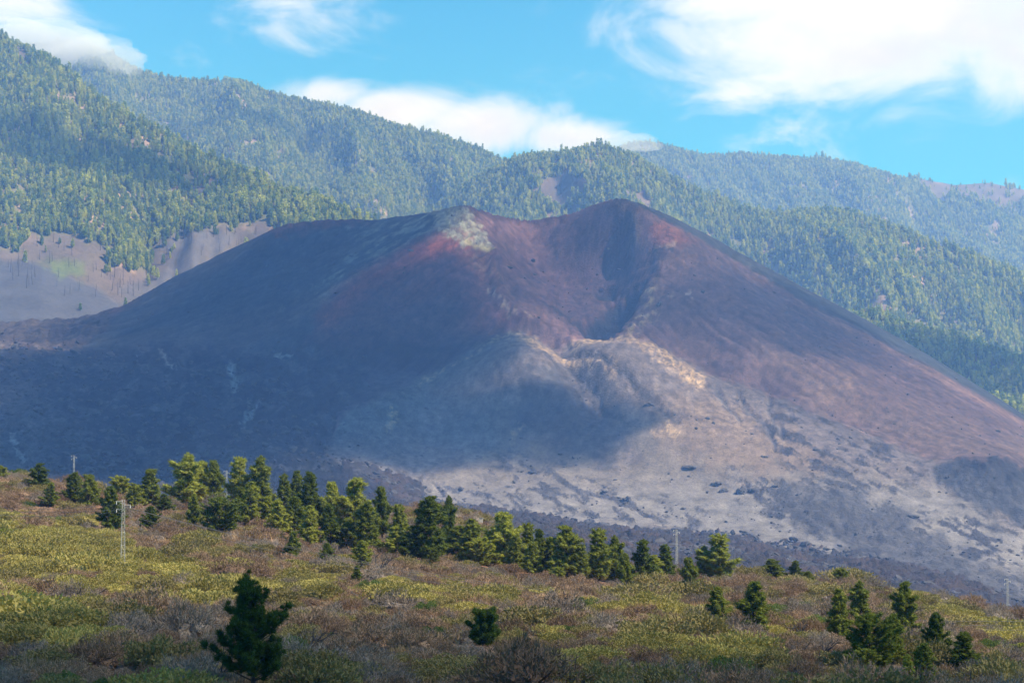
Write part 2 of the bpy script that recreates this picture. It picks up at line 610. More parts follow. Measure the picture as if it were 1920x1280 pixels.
def VOLC(X, Y):
    """ground of the cone and valley; behind the rim the outer flank falls away"""
    Z = VOLC_RBF(X, Y)
    a = X / Y
    yr = np.interp(a, _ra, _rw[:, 1])
    zr = np.interp(a, _ra, _rw[:, 2])
    t = Y - yr
    front = np.minimum(Z, zr / yr * Y - 0.10 * np.maximum(-t, 0))
    back = zr - 0.5 * t - 0.0004 * t * t
    return np.where(t > 0, np.maximum(back, -60), front)

LAVA_EDGE = np.array([(-600, 640), (0, 640), (100, 650), (520, 700), (640, 860), (700, 872), (790, 905), (800, 935), (870, 952), (960, 962), (1050, 970), (1150, 986), (1250, 996), (1400, 1001), (1470, 1014), (1560, 1022), (1640, 1042), (1720, 1066), (1800, 1088), (1920, 1135), (2400, 1300)], float)


def volc_cols(X, Y, Z):
    px, py = proj(X, Y, Z)
    c = np.zeros(X.shape + (3,))
    rough = np.full(X.shape, 0.25)
    n = fbm(px / 60, py / 40, 41, 4)
    nf = fbm(px / 12, py / 9, 43, 3)

    def put(m, col, r=None):
        nonlocal c, rough
        c = lerp(c, np.array(col), m[..., None])
        if r is not None:
            rough = lerp(rough, r, m)
    c[:] = (0.150, 0.086, 0.082)
    # right flank and crater
    put(poly_mask(px, py, [(1160, 360), (2300, 980), (1920, 900), (1700, 850), (1170, 640), (1230, 470)], 40, 20, 80), (0.135, 0.083, 0.080))
    put(poly_mask(px, py, [(870, 380), (1165, 365), (1250, 440), (1170, 640), (1080, 645), (930, 500)], 18, 10), (0.165, 0.093, 0.098))
    put(ss(n, 0.05, 0.6) * 0.5, (0.155, 0.094, 0.084))
    # left flank: grey ash
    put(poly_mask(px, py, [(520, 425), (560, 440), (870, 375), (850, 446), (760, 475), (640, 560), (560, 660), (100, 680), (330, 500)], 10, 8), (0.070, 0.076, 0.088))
    put(poly_mask(px, py, [(700, 405), (860, 380), (845, 445), (760, 472), (690, 515), (600, 560), (560, 590), (640, 500)], 28, 30, 40) * ss(fbm((px * 0.5 + py * 0.87) / 9, (px * 0.87 - py * 0.5) / 60, 77, 4), -0.2, 0.4), (0.24, 0.245, 0.215))
    put(poly_mask(px, py, [(500, 436), (545, 412), (680, 405), (690, 418), (560, 428), (520, 450)], 6, 8, 20) * 0.8, (0.17, 0.080, 0.068), 0.8)
    # red front
    put(poly_mask(px, py, [(840, 446), (920, 475), (930, 560), (990, 610), (900, 640), (700, 670), (590, 640), (650, 550)], 25, 12), (0.165, 0.076, 0.074))
    put(line_mask(px, py, [(870, 452), (840, 450), (765, 480), (700, 518), (645, 560), (615, 600)], 38, 8) * 0.85, (0.33, 0.095, 0.065))
    put(line_mask(px, py, [(870, 455), (905, 500), (925, 530)], 26, 10) * ss(nf, -0.3, 0.4), (0.26, 0.16, 0.13), 0.9)
    put(line_mask(px, py, [(920, 550), (955, 590), (995, 610)], 8, 8, 12) * ss(nf, -0.2, 0.3), (0.40, 0.30, 0.25))
    put(poly_mask(px, py, [(560, 640), (720, 630), (900, 632), (965, 655), (850, 690), (720, 750), (640, 800), (600, 720)], 28, 12) * 0.92, (0.045, 0.038, 0.050))  # darkened behind the mounds, shading put into the soil to set them off
    # pale sulphur-stained cap
    put(poly_mask(px, py, [(805, 396), (838, 386), (870, 382), (900, 425), (926, 470), (880, 458), (838, 446), (822, 430)], 5, 9, 14) * (0.35 + 0.65 * ss(fbm(px / 12 + py / 9, py / 4 - px / 30, 88, 4), -0.35, 0.15)), (0.40, 0.385, 0.30), 0.8)
    put(line_mask(px, py, [(872, 452), (900, 463), (924, 471)], 7, 3) * 0.8, (0.50, 0.42, 0.20))
    # crater details
    put(line_mask(px, py, [(872, 384), (900, 396), (945, 410), (1000, 414), (1060, 405)], 12, 6), (0.10, 0.055, 0.055), 0.8)
    put(poly_mask(px, py, [(1085, 608), (1105, 575), (1135, 552), (1178, 528), (1202, 524), (1190, 560), (1165, 600), (1140, 632), (1108, 628)], 6, 8, 20), (0.040, 0.042, 0.052), 1.0)  # pit shade put into the soil colour, deepens the shallow bowl
    put(poly_mask(px, py, [(1112, 522), (1155, 520), (1150, 536), (1122, 538)], 4, 4, 12) * 0.9, (0.045, 0.045, 0.055), 0.8)
    put(line_mask(px, py, [(1015, 555), (1050, 572), (1090, 598)], 7, 8, 15) * 0.8, (0.05, 0.045, 0.055), 0.8)
    put(line_mask(px, py, [(1040, 430), (1038, 460), (1055, 458)], 9, 6, 15) * 0.6, (0.07, 0.05, 0.06), 0.7)
    put(line_mask(px, py, [(1150, 372), (1170, 385), (1195, 405), (1190, 440)], 14, 9, 20) * 0.8, (0.34, 0.20, 0.13), 0.7)
    put(line_mask(px, py, [(1170, 376), (1225, 402), (1300, 450)], 18, 8) * 0.5, (0.22, 0.11, 0.085), 0.7)
    put(poly_mask(px, py, [(1215, 425), (1250, 415), (1290, 440), (1300, 455), (1262, 462), (1225, 460)], 8, 6, 20) * 0.8, (0.30, 0.11, 0.065), 0.7)
    put(line_mask(px, py, [(1232, 464), (1250, 466), (1265, 458)], 7, 3), (0.42, 0.27, 0.18), 0.9)
    put(line_mask(px, py, [(1215, 470), (1245, 472), (1262, 468)], 4, 3), (0.03, 0.025, 0.03))
    put(line_mask(px, py, [(1218, 540), (1222, 570), (1200, 600), (1180, 632)], 24, 12, 20) * ss(nf, -0.2, 0.35), (0.42, 0.32, 0.20), 0.9)
    put(line_mask(px, py, [(1262, 555), (1285, 548), (1300, 556)], 10, 8, 12) * ss(nf, -0.1, 0.4), (0.40, 0.32, 0.26), 0.8)
    # right silhouette: dark ash, red strip below it
    d_edge = np.interp(px, [q[0] for q in RIM_R], [q[1] for q in RIM_R])
    band = np.interp(px, [1168, 1300, 1500, 1700, 1920, 2300], [5, 16, 26, 26, 12, 8])
    put((1 - ss(py - d_edge - band + 4 * nf, -4, 5)) * (px > 1150), (0.048, 0.052, 0.052))
    strip = np.exp(-((py - d_edge - band - 8) / 7.0) ** 2) * ss(px, 1430, 1650)
    put(strip * 0.9, (0.26, 0.15, 0.115))
    # pale pink-tan slope low on the right
    put(poly_mask(px, py, [(1440, 660), (1560, 690), (1660, 760), (1760, 790), (1960, 830), (1960, 880), (1760, 862), (1640, 815), (1540, 765)], 48, 20, 60) * 0.9, (0.200, 0.132, 0.108))
    # mounds
    m = poly_mask(px, py, [(600, 835), (650, 775), (800, 705), (900, 650), (965, 625), (1050, 655), (1130, 622), (1250, 668), (1340, 705), (1500, 760), (1740, 860), (2000, 900), (2300, 1150), (2300, 1350), (800, 1100), (610, 900)], 7, 6, 20)
    put(m, (0.105, 0.085, 0.084), 0.35)
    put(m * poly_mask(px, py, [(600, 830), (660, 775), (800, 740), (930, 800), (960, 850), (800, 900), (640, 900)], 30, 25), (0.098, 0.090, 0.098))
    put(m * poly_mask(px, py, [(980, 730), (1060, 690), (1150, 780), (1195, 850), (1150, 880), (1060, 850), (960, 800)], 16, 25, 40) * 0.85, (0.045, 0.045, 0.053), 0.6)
    ash = m * poly_mask(px, py, [(1200, 780), (1270, 820), (1420, 830), (1560, 880), (1750, 905), (1960, 1020), (2300, 1200), (1900, 1150), (1560, 1060), (1300, 1000), (1000, 985), (790, 960), (770, 920), (830, 880), (980, 830), (1080, 855), (1180, 880)], 24, 26, 60)
    put(ash, (0.128, 0.106, 0.093), 0.2)
    put(ash * ss(py, 860, 960) * 0.8, (0.150, 0.137, 0.136))
    put(m * poly_mask(px, py, [(1200, 760), (1330, 740), (1480, 810), (1560, 880), (1400, 890), (1250, 840)], 30, 20) * 0.85, (0.150, 0.108, 0.084))
    # rocky, wrinkled places lying through the ash
    ru, rv = px * 0.9 + py * 0.43, py * 0.9 - px * 0.43
    rk = ss(fbm(ru / 48, rv / 13, 61, 5, 0.62) + 0.5 * fbm(px / 90, py / 60, 64, 2), 0.14, 0.34)
    put(m * rk * poly_mask(px, py, [(1330, 725), (1500, 760), (1700, 850), (1760, 900), (1600, 910), (1480, 880), (1400, 800)], 25, 20), (0.050, 0.044, 0.048), 1.0)
    put(m * rk * poly_mask(px, py, [(800, 900), (960, 840), (1060, 870), (1180, 930), (1330, 960), (1300, 1010), (960, 975), (790, 950)], 18, 18) * 0.95, (0.062, 0.058, 0.066), 1.0)
    put(m * rk * poly_mask(px, py, [(1370, 880), (1620, 900), (1960, 1000), (1960, 1100), (1700, 1040), (1500, 1000), (1380, 940)], 25, 25), (0.052, 0.048, 0.054), 1.0)
    put(m * poly_mask(px, py, [(1460, 920), (1560, 905), (1680, 950), (1760, 1010), (1960, 1120), (1960, 1200), (1640, 1060), (1540, 1010), (1450, 970)], 22, 30, 50) * 0.85, (0.055, 0.052, 0.058), 0.9)
    put(poly_mask(px, py, [(1740, 880), (1790, 862), (1860, 858), (1960, 880), (2100, 960), (2060, 1040), (1920, 985), (1830, 950), (1770, 915)], 9, 10, 25) * 0.92, (0.042, 0.042, 0.048), 1.0)
    put(m * line_mask(px, py, [(1340, 725), (1365, 765), (1390, 790)], 7, 4), (0.085, 0.075, 0.08), 0.7)
    put(m * line_mask(px, py, [(1385, 735), (1400, 770), (1440, 800), (1455, 840)], 6, 5), (0.085, 0.075, 0.08), 0.7)
    put(m * line_mask(px, py, [(1440, 745), (1450, 790), (1470, 820)], 6, 5), (0.085, 0.075, 0.08), 0.7)
    # tan tops of the mounds
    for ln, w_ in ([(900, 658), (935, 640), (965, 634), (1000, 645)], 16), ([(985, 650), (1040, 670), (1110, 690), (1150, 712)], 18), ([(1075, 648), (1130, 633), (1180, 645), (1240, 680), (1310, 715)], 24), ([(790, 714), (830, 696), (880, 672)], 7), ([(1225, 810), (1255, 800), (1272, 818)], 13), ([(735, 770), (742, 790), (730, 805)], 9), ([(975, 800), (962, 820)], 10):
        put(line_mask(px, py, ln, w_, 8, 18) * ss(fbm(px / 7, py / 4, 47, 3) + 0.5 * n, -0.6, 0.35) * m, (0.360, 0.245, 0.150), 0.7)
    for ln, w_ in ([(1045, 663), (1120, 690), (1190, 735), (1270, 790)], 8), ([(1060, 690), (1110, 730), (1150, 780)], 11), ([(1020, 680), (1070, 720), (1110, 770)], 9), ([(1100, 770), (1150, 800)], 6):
        put(line_mask(px, py, ln, w_, 5, 18) * 0.85 * m, (0.060, 0.055, 0.062), 0.8)  # creases of the mounds drawn dark, their shade put into the colour
    # dark old lava on the left
    lv = poly_mask(px, py, [(-500, 655), (60, 648), (180, 655), (300, 640), (420, 655), (640, 655), (700, 700), (640, 770), (610, 840), (640, 880), (790, 905), (790, 1000), (-500, 1000)], 10, 10, 30)
    put(lv, (0.024, 0.025, 0.031), 1.0)
    put(lv * ss(fbm(px / 45, py / 28, 71, 5), 0.1, 0.6) * 0.6, (0.078, 0.075, 0.083))
    put(lv * poly_mask(px, py, [(-400, 715), (60, 720), (130, 800), (60, 890), (-400, 900)], 40, 20) * 0.5, (0.105, 0.098, 0.100))
    for ln in ([(435, 680), (438, 705), (440, 735)], [(428, 688), (434, 700)], [(478, 760), (465, 775), (455, 800)], [(470, 762), (490, 760)], [(20, 810), (30, 840), (45, 870)], [(300, 660), (325, 690)], [(520, 660), (545, 672)]):
        put(line_mask(px, py, ln, 8, 6, 10) * 0.75, (0.24, 0.24, 0.26), 0.8)
    # brown rubble at far left
    put(poly_mask(px, py, [(-400, 590), (140, 592), (215, 575), (200, 620), (150, 655), (40, 652), (-400, 660)], 8, 8, 20), (0.115, 0.092, 0.088), 1.0)
    # rills and slide tracks running down the cone
    th = np.arctan2(X - 60, 2620 - Y)
    rr = np.hypot(X - 60, 2620 - Y)
    ril = fbm(th * 34 + 0.6 * fbm(X / 160, Y / 160, 113, 2), rr / 200, 111, 5, 0.62) * (0.55 + 0.9 * np.clip(fbm(X / 120, Y / 120, 115, 3) + 0.3, 0, 1))
    cone = 1 - np.clip(poly_mask(px, py, [(600, 1000), (640, 690), (800, 705), (965, 630), (1130, 630), (1335, 716), (1745, 866), (2300, 1000), (2300, 1300)], 20) + lv, 0, 1)
    c = c * (1 + cone * np.clip(ril * 0.30, -0.32, 0.36))[..., None]
    grain = fbm(X / 9, Y / 12, 117, 4, 0.7)
    c = c * (1 + np.clip(0.42 * grain, -0.42, 0.5) * lerp(1.0, 0.45, ash))[..., None]
    c = c * lerp(1.0, 0.46, cone)[..., None]
    return c, rough, cone * ril


def build_volcano():
    cols = np.arange(-330, 2260, 3.0)
    rows = np.concatenate([np.arange(1380, 2740, 3.6), np.arange(2740, 3000, 10.0)])
    A, Y = np.meshgrid((cols - 960) * K, rows)
    X = A * Y
    Z = VOLC(X, Y)
    c, rough, ril = volc_cols(X, Y, Z)
    amp = ss(rough, 0.2, 1.0)
    p0, q0 = proj(X, Y, Z)
    Z = Z - 20 * poly_mask(p0, q0, [(1088, 606), (1106, 576), (1135, 554), (1178, 530), (1200, 526), (1188, 560), (1163, 600), (1140, 630), (1110, 626)], 13, 6, 20)
    Z = Z - 8 * poly_mask(p0, q0, [(1112, 520), (1155, 518), (1150, 536), (1122, 538)], 6)
    Z = Z + 9 * line_mask(p0, q0, [(930, 485), (930, 540), (955, 580), (990, 608), (1060, 636)], 24, 6)
    Z = Z + 5 * line_mask(p0, q0, [(1245, 475), (1232, 520), (1205, 575), (1175, 630)], 26, 6)
    Z = Z - 15 * poly_mask(p0, q0, [(985, 470), (1140, 455), (1215, 500), (1190, 600), (1120, 636), (1060, 600), (1000, 550)], 60)
    mound_l = np.exp(-((p0 - 972) / 85) ** 2 - ((q0 - 690) / 52) ** 2)
    mound_r = np.exp(-((p0 - 1165) / 105) ** 2 - ((q0 - 690) / 55) ** 2)
    Z = Z + 17 * mound_l + 17 * mound_r - 11 * line_mask(p0, q0, [(1040, 650), (1055, 660), (1075, 700), (1120, 760)], 45)
    for ln in ([(1045, 663), (1120, 690), (1190, 735), (1270, 790)], [(1060, 690), (1110, 730), (1150, 780)], [(1340, 725), (1365, 765), (1390, 790)], [(1385, 735), (1400, 770), (1440, 800), (1455, 840)], [(1440, 745), (1450, 790), (1470, 820)], [(435, 680), (440, 735)], [(478, 760), (455, 800)]):
        Z = Z - 3 * line_mask(p0, q0, ln, 9, 5)
    px, py = proj(X, Y, Z)
    rim = np.minimum(1.0, line_mask(px, py, [q[:2] for q in RIM_L] + [q[:2] for q in RIM_B] + [q[:2] for q in RIM_R], 26))
    k = 1 - 0.7 * rim
    Z = Z + k * (1.8 * fbm(X / 55, Y / 70, 5, 4) + 1.9 * ril + amp * ((5.0 + 4.0 * (p0 < 640)) * (ridged(X / 42, Y / 60, 8, 5, 0.55) - 0.45) + 1.6 * fbm(X / 9, Y / 11, 12, 3)))
    Z = Z + rim * amp * 2.0 * fbm(X / 10, Y / 14, 15, 3)
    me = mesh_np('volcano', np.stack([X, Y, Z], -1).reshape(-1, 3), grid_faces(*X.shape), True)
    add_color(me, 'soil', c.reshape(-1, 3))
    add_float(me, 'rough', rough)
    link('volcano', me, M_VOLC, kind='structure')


build_volcano()


def build_lava():
    cols = np.arange(-330, 2260, 4.0)
    rows = np.concatenate([np.arange(430, 900, 8.0), np.arange(900, 1960, 4.4)])
    A, Y = np.meshgrid((cols - 960) * K, rows)
    X = A * Y
    Z = VOLC(X, Y)
    px, py = proj(X, Y, Z)
    edge = np.interp(px, LAVA_EDGE[:, 0], LAVA_EDGE[:, 1])
    left = px < 640
    mk = ss(py - edge + 9 * fbm(px / 22, py / 12, 51, 4), -6, 12)
    mk = np.where(left, ss(py, 880, 900), mk)
    blocks = 7.0 * (ridged(X / 30, Y / 38, 91, 5, 0.6) - 0.45) + 2.6 * fbm(X / 8, Y / 9, 95, 3, 0.7)
    Z = Z - 6 + mk * (9.5 + blocks + 5 * fbm(X / 110, Y / 140, 99, 2))
    n = fbm(X / 40, Y / 50, 97, 4)
    c = np.zeros(X.shape + (3,))
    c[:] = (0.033, 0.026, 0.025)
    c = lerp(c, np.array((0.056, 0.039, 0.035)), (ss(n, -0.1, 0.6) * 0.8)[..., None])
    c = lerp(c, np.array((0.036, 0.034, 0.038)), (ss(-n, 0.0, 0.5) * 0.7)[..., None])
    c = lerp(c, np.array((0.034, 0.034, 0.040)), ss(-px, -700, -560)[..., None] * 0.8)
    me = mesh_np('lava_field', np.stack([X, Y, Z], -1).reshape(-1, 3), grid_faces(*X.shape), True)
    add_color(me, 'soil', c.reshape(-1, 3))
    add_float(me, 'rough', np.ones(X.size))
    link('lava_field', me, M_LAVA, kind='structure')


build_lava()

# ------------------------------------------------------------------ forested mountains behind
HILLS = {   # silhouette (px, py, distance), slope of the face towards us
    'A': ([(-700, -60, 3900), (-300, -10, 3750), (0, 70, 3600), (60, 97, 3560), (110, 125, 3520), (160, 165, 3480), (200, 195, 3450), (260, 226, 3400), (330, 265, 3370), (400, 300, 3340), (470, 330, 3300), (540, 356, 3270), (620, 386, 3230), (700, 415, 3200), (780, 452, 3160), (900, 520, 3100), (1100, 640, 3050), (1400, 800, 3000)], 0.62),
    'B': ([(-700, 60, 4800), (-300, 90, 4700), (0, 92, 4500), (100, 86, 4450), (150, 76, 4400), (200, 102, 4370), (260, 135, 4340), (300, 147, 4320), (350, 153, 4300), (440, 154, 4260), (520, 179, 4220), (580, 193, 4200), (640, 206, 4170), (700, 222, 4150), (740, 236, 4130), (830, 259, 4080), (900, 282, 4050), (960, 312, 4000), (1030, 365, 3900), (1100, 420, 3800), (1200, 480, 3750), (1500, 700, 3600)], 0.50),
    'C': ([(700, 470, 4000), (800, 400, 3950), (880, 342, 3900), (940, 311, 3880), (970, 298, 3870), (1000, 293, 3860), (1050, 289, 3850), (1100, 281, 3840), (1130, 274, 3830), (1170, 287, 3800), (1200, 302, 3780), (1260, 334, 3740), (1330, 366, 3700), (1400, 392, 3660), (1460, 404, 3630), (1530, 397, 3600), (1590, 400, 3580), (1650, 417, 3560), (1720, 442, 3540), (1800, 472, 3520), (1920, 517, 3500), (2200, 620, 3450), (2600, 760, 3400)], 0.56),
    'D': ([(600, 420, 5100), (900, 320, 5050), (1150, 286, 5000), (1190, 268, 4950), (1250, 277, 4920), (1320, 296, 4900), (1390, 290, 4850), (1460, 297, 4830), (1540, 300, 4800), (1600, 310, 4780), (1650, 324, 4760), (1690, 335, 4750), (1720, 333, 4900), (1790, 346, 4900), (1850, 341, 4900), (1920, 354, 4900), (2300, 430, 4900), (2700, 520, 4900)], 0.45),
    'F': ([(1300, 760, 3150), (1480, 660, 3160), (1600, 596, 3150), (1640, 590, 3150), (1700, 612, 3130), (1760, 628, 3100), (1830, 648, 3080), (1920, 674, 3050), (2300, 780, 3000), (2700, 900, 3000)], 0.52),
    'G': ([(-700, 440, 2900), (-200, 465, 2870), (0, 487, 2840), (80, 498, 2835), (150, 525, 2820), (210, 558, 2800), (260, 595, 2780), (330, 650, 2760), (500, 760, 2740)], 0.42),
}
HTAB = {}
for kx, (ln, sl) in HILLS.items():
    far = {'B': 1.26, 'C': 1.14, 'D': 1.34}.get(kx, 1.0)
    w = np.array([P(q[0], q[1], q[2] * far) for q in ln])
    HTAB[kx] = (w[:, 0] / w[:, 1], w[:, 1], w[:, 2], sl)


def mount_raw(X, Y):
    a = X / Y
    best = np.full(X.shape, -400.0)
    zs = []
    for kx, (ta, td, tz, sl) in HTAB.items():
        d = np.interp(a, ta, td)
        zr = np.interp(a, ta, tz)
        # ravines run down the face: shift the crest distance a little with noise
        t = d - Y
        fold = fbm(X / 170 + 0.0013 * Y, Y / 700, 200 + ord(kx), 3)
        fold = fold + 0.45 * fbm(X / 75 + 0.002 * Y, Y / 420, 230 + ord(kx), 3)
        amp = np.clip(t / 260, 0, 1) * (48 if kx != 'G' else 4)
        if kx == 'A':
            amp = amp * (1 - 0.8 * ss(t, 380, 600))
        z = np.where(t > 0, zr - sl * t - 0.00009 * t * t * 0.3 + fold * amp, zr + 0.5 * t)
        zs.append(z)
    zs = np.array(zs)
    k = 9.0
    mx = zs.max(0)
    return mx + k * np.log(np.exp((zs - mx) / k).sum(0)) - k * 0.15, zs


cols_m = np.arange(-640, 2560, 6.0)
rows_m = np.concatenate([np.arange(2480, 3700, 10.0), np.arange(3700, 7000, 20.0)])
A_m, Y_m = np.meshgrid((cols_m - 960) * K, rows_m)
X_m = A_m * Y_m
Z_m, ZS_m = mount_raw(X_m, Y_m)
Z_m = np.maximum(Z_m, 40 - 0.08 * X_m)
Z_m = Z_m + 3.0 * fbm(X_m / 90, Y_m / 90, 141, 4)

BARE = [
    [(-400, 470), (0, 468), (60, 448), (100, 440), (160, 446), (195, 470), (225, 500), (262, 512), (282, 490), (285, 452), (330, 440), (400, 432), (440, 425), (520, 420), (540, 440), (300, 600), (200, 640), (-400, 660)],
    [(985, 340), (1030, 322), (1075, 318), (1095, 345), (1075, 400), (1040, 395), (1005, 365)],
    [(1165, 345), (1195, 352), (1240, 380), (1215, 400), (1170, 375)],
    [(1695, 322), (1740, 322), (1960, 345), (2300, 420), (2300, 460), (1960, 372), (1850, 385), (1760, 372)],
    [(390, 335), (420, 330), (432, 352), (405, 360)], [(30, 95), (60, 100), (70, 125), (30, 120)],
]


def bare(px, py):
    m = np.zeros(px.shape)
    for pl in BARE:
        m = np.maximum(m, poly_mask(px, py, pl, 11, 26, 24))
    return m


def build_mountain():
    px, py = proj(X_m, Y_m, Z_m)
    n = fbm(X_m / 60, Y_m / 60, 301, 4)
    c = np.zeros(X_m.shape + (3,))
    c[:] = (0.125, 0.115, 0.070)
    c = lerp(c, np.array((0.260, 0.175, 0.130)), ss(n, 0.0, 0.5)[..., None])
    c = lerp(c, np.array((0.075, 0.095, 0.035)), (ss(-n, 0.0, 0.5) * 0.8)[..., None])
    b = bare(px, py)
    c = lerp(c, np.array((0.105, 0.082, 0.072)), b[..., None] * 0.9)
    g = poly_mask(px, py, [(-500, 470), (0, 484), (90, 498), (180, 538), (250, 590), (300, 640), (-500, 700)], 6, 6)
    c = lerp(c, np.array((0.062, 0.063, 0.076)), g[..., None])
    g2 = poly_mask(px, py, [(285, 455), (340, 438), (420, 432), (450, 450), (330, 530), (230, 580), (225, 540), (300, 515), (320, 480)], 8, 14, 25)
    c = lerp(c, np.array((0.085, 0.080, 0.088)), g2[..., None] * 0.85)
    g3 = poly_mask(px, py, [(75, 490), (130, 485), (165, 500), (150, 520), (90, 505)], 10, 12, 25)
    c = lerp(c, np.array((0.10, 0.13, 0.04)), g3[..., None] * 0.85)
    me = mesh_np('mountain', np.stack([X_m, Y_m, Z_m], -1).reshape(-1, 3), grid_faces(*X_m.shape), True)
    add_color(me, 'soil', c.reshape(-1, 3))
    add_float(me, 'rough', np.full(X_m.size, 0.6))
    link('mountain', me, M_MOUNT, kind='structure')


build_mountain()


def mount_z(x, y):
    """bilinear on the grid"""
    ci = np.clip((x / y / K + 960 - cols_m[0]) / 6.0, 0, len(cols_m) - 1.001)
    ri = np.clip(np.interp(y, rows_m, np.arange(len(rows_m))), 0, len(rows_m) - 1.001)
    c0 = ci.astype(int)
    r0 = ri.astype(int)
    fc, fr = ci - c0, ri - r0
    return (Z_m[r0, c0] * (1 - fc) + Z_m[r0, c0 + 1] * fc) * (1 - fr) + (Z_m[r0 + 1, c0] * (1 - fc) + Z_m[r0 + 1, c0 + 1] * fc) * fr


base = mesh_np('valley_floor', [(-3300, -300, -190), (3300, -300, -190), (3300, 7050, -190), (-3300, 7050, -190)], [(0, 1, 2, 3)])
add_color(base, 'soil', np.tile((0.1, 0.08, 0.07), (4, 1)))
add_float(base, 'rough', np.ones(4))
link('valley_floor', base, M_LAVA, kind='structure')


# ------------------------------------------------------------------ plant meshes
_g = (1 + 5 ** 0.5) / 2
ICO = (np.array([(-1, _g, 0), (1, _g, 0), (-1, -_g, 0), (1, -_g, 0), (0, -1, _g), (0, 1, _g), (0, -1, -_g), (0, 1, -_g), (_g, 0, -1), (_g, 0, 1), (-_g, 0, -1), (-_g, 0, 1)]) / math.hypot(1, _g),
       np.array([(0, 11, 5), (0, 5, 1), (0, 1, 7), (0, 7, 10), (0, 10, 11), (1, 5, 9), (5, 11, 4), (11, 10, 2), (10, 7, 6), (7, 1, 8), (3, 9, 4), (3, 4, 2), (3, 2, 6), (3, 6, 8), (3, 8, 9), (4, 9, 5), (2, 4, 11), (6, 2, 10), (8, 6, 7), (9, 8, 1)]))


class Blades:
    """collects thin triangles (needles, leaves) and tubes"""
    def __init__(s, seed):
        s.r = np.random.default_rng(seed)
        s.v = []
        s.f = []
        s.n = 0

    def leaves(s, base, direc, length, width):
        base = np.asarray(base, float)
        n = len(base)
        d = direc / np.linalg.norm(direc, axis=1, keepdims=True)
        side = np.cross(d, s.r.normal(size=(n, 3)))
        side /= np.linalg.norm(side, axis=1, keepdims=True) + 1e-9
        L = np.broadcast_to(length, (n,))[:, None]
        w = np.broadcast_to(width, (n,))[:, None]
        s.v.append(np.stack([base - side * w * 0.5, base + side * w * 0.5, base + d * L], 1).reshape(-1, 3))
        s.f.append(s.n + np.arange(3 * n).reshape(n, 3))
        s.n += 3 * n

    def blades(s, base, direc, length, width):
        base = np.asarray(base, float)
        n = len(base)
        d = direc / np.linalg.norm(direc, axis=1, keepdims=True)
        side = np.cross(d, s.r.normal(size=(n, 3)))
        side /= np.linalg.norm(side, axis=1, keepdims=True) + 1e-9
        L = np.broadcast_to(length, (n,))[:, None]
        w = np.broadcast_to(width, (n,))[:, None]
        mid = base + d * L * 0.45
        v = np.stack([base, mid + side * w * 0.5, base + d * L, mid - side * w * 0.5], 1).reshape(-1, 3)
        i = s.n + np.arange(n)[:, None] * 4
        s.f.append(np.concatenate([i + [0, 1, 2], i + [0, 2, 3]], 0))
        s.v.append(v)
        s.n += 4 * n

    def lump(s, p, rad, flat=1.0):
        v, f = ICO
        q = v * (rad * s.r.uniform(0.75, 1.2, (len(v), 1))) * np.array([1, 1, flat]) + p
        s.v.append(q)
        s.f.append(f + s.n)
        s.n += len(v)

    def tube(s, pts, radii, k=5):
        pts = np.asarray(pts, float)
        rings = []
        for i, p in enumerate(pts):
            a = pts[min(i + 1, len(pts) - 1)] - pts[max(i - 1, 0)]
            a = a / (np.linalg.norm(a) + 1e-9)
            b = np.cross(a, (0.31, 0.9, 0.17))
            b /= np.linalg.norm(b)
            c = np.cross(a, b)
            th = np.arange(k) * 2 * math.pi / k
            rings.append(p + radii[i] * (np.cos(th)[:, None] * b + np.sin(th)[:, None] * c))
        v = np.concatenate(rings)
        f = []
        for i in range(len(pts) - 1):
            for j in range(k):
                q = (s.n + i * k + j, s.n + i * k + (j + 1) % k, s.n + (i + 1) * k + (j + 1) % k, s.n + (i + 1) * k + j)
                f += [(q[0], q[1], q[2]), (q[0], q[2], q[3])]
        s.v.append(v)
        s.f.append(np.array(f))
        s.n += len(v)

    def mesh(s, name, smooth=False):
        return mesh_np(name, np.concatenate(s.v), np.concatenate(s.f), smooth)


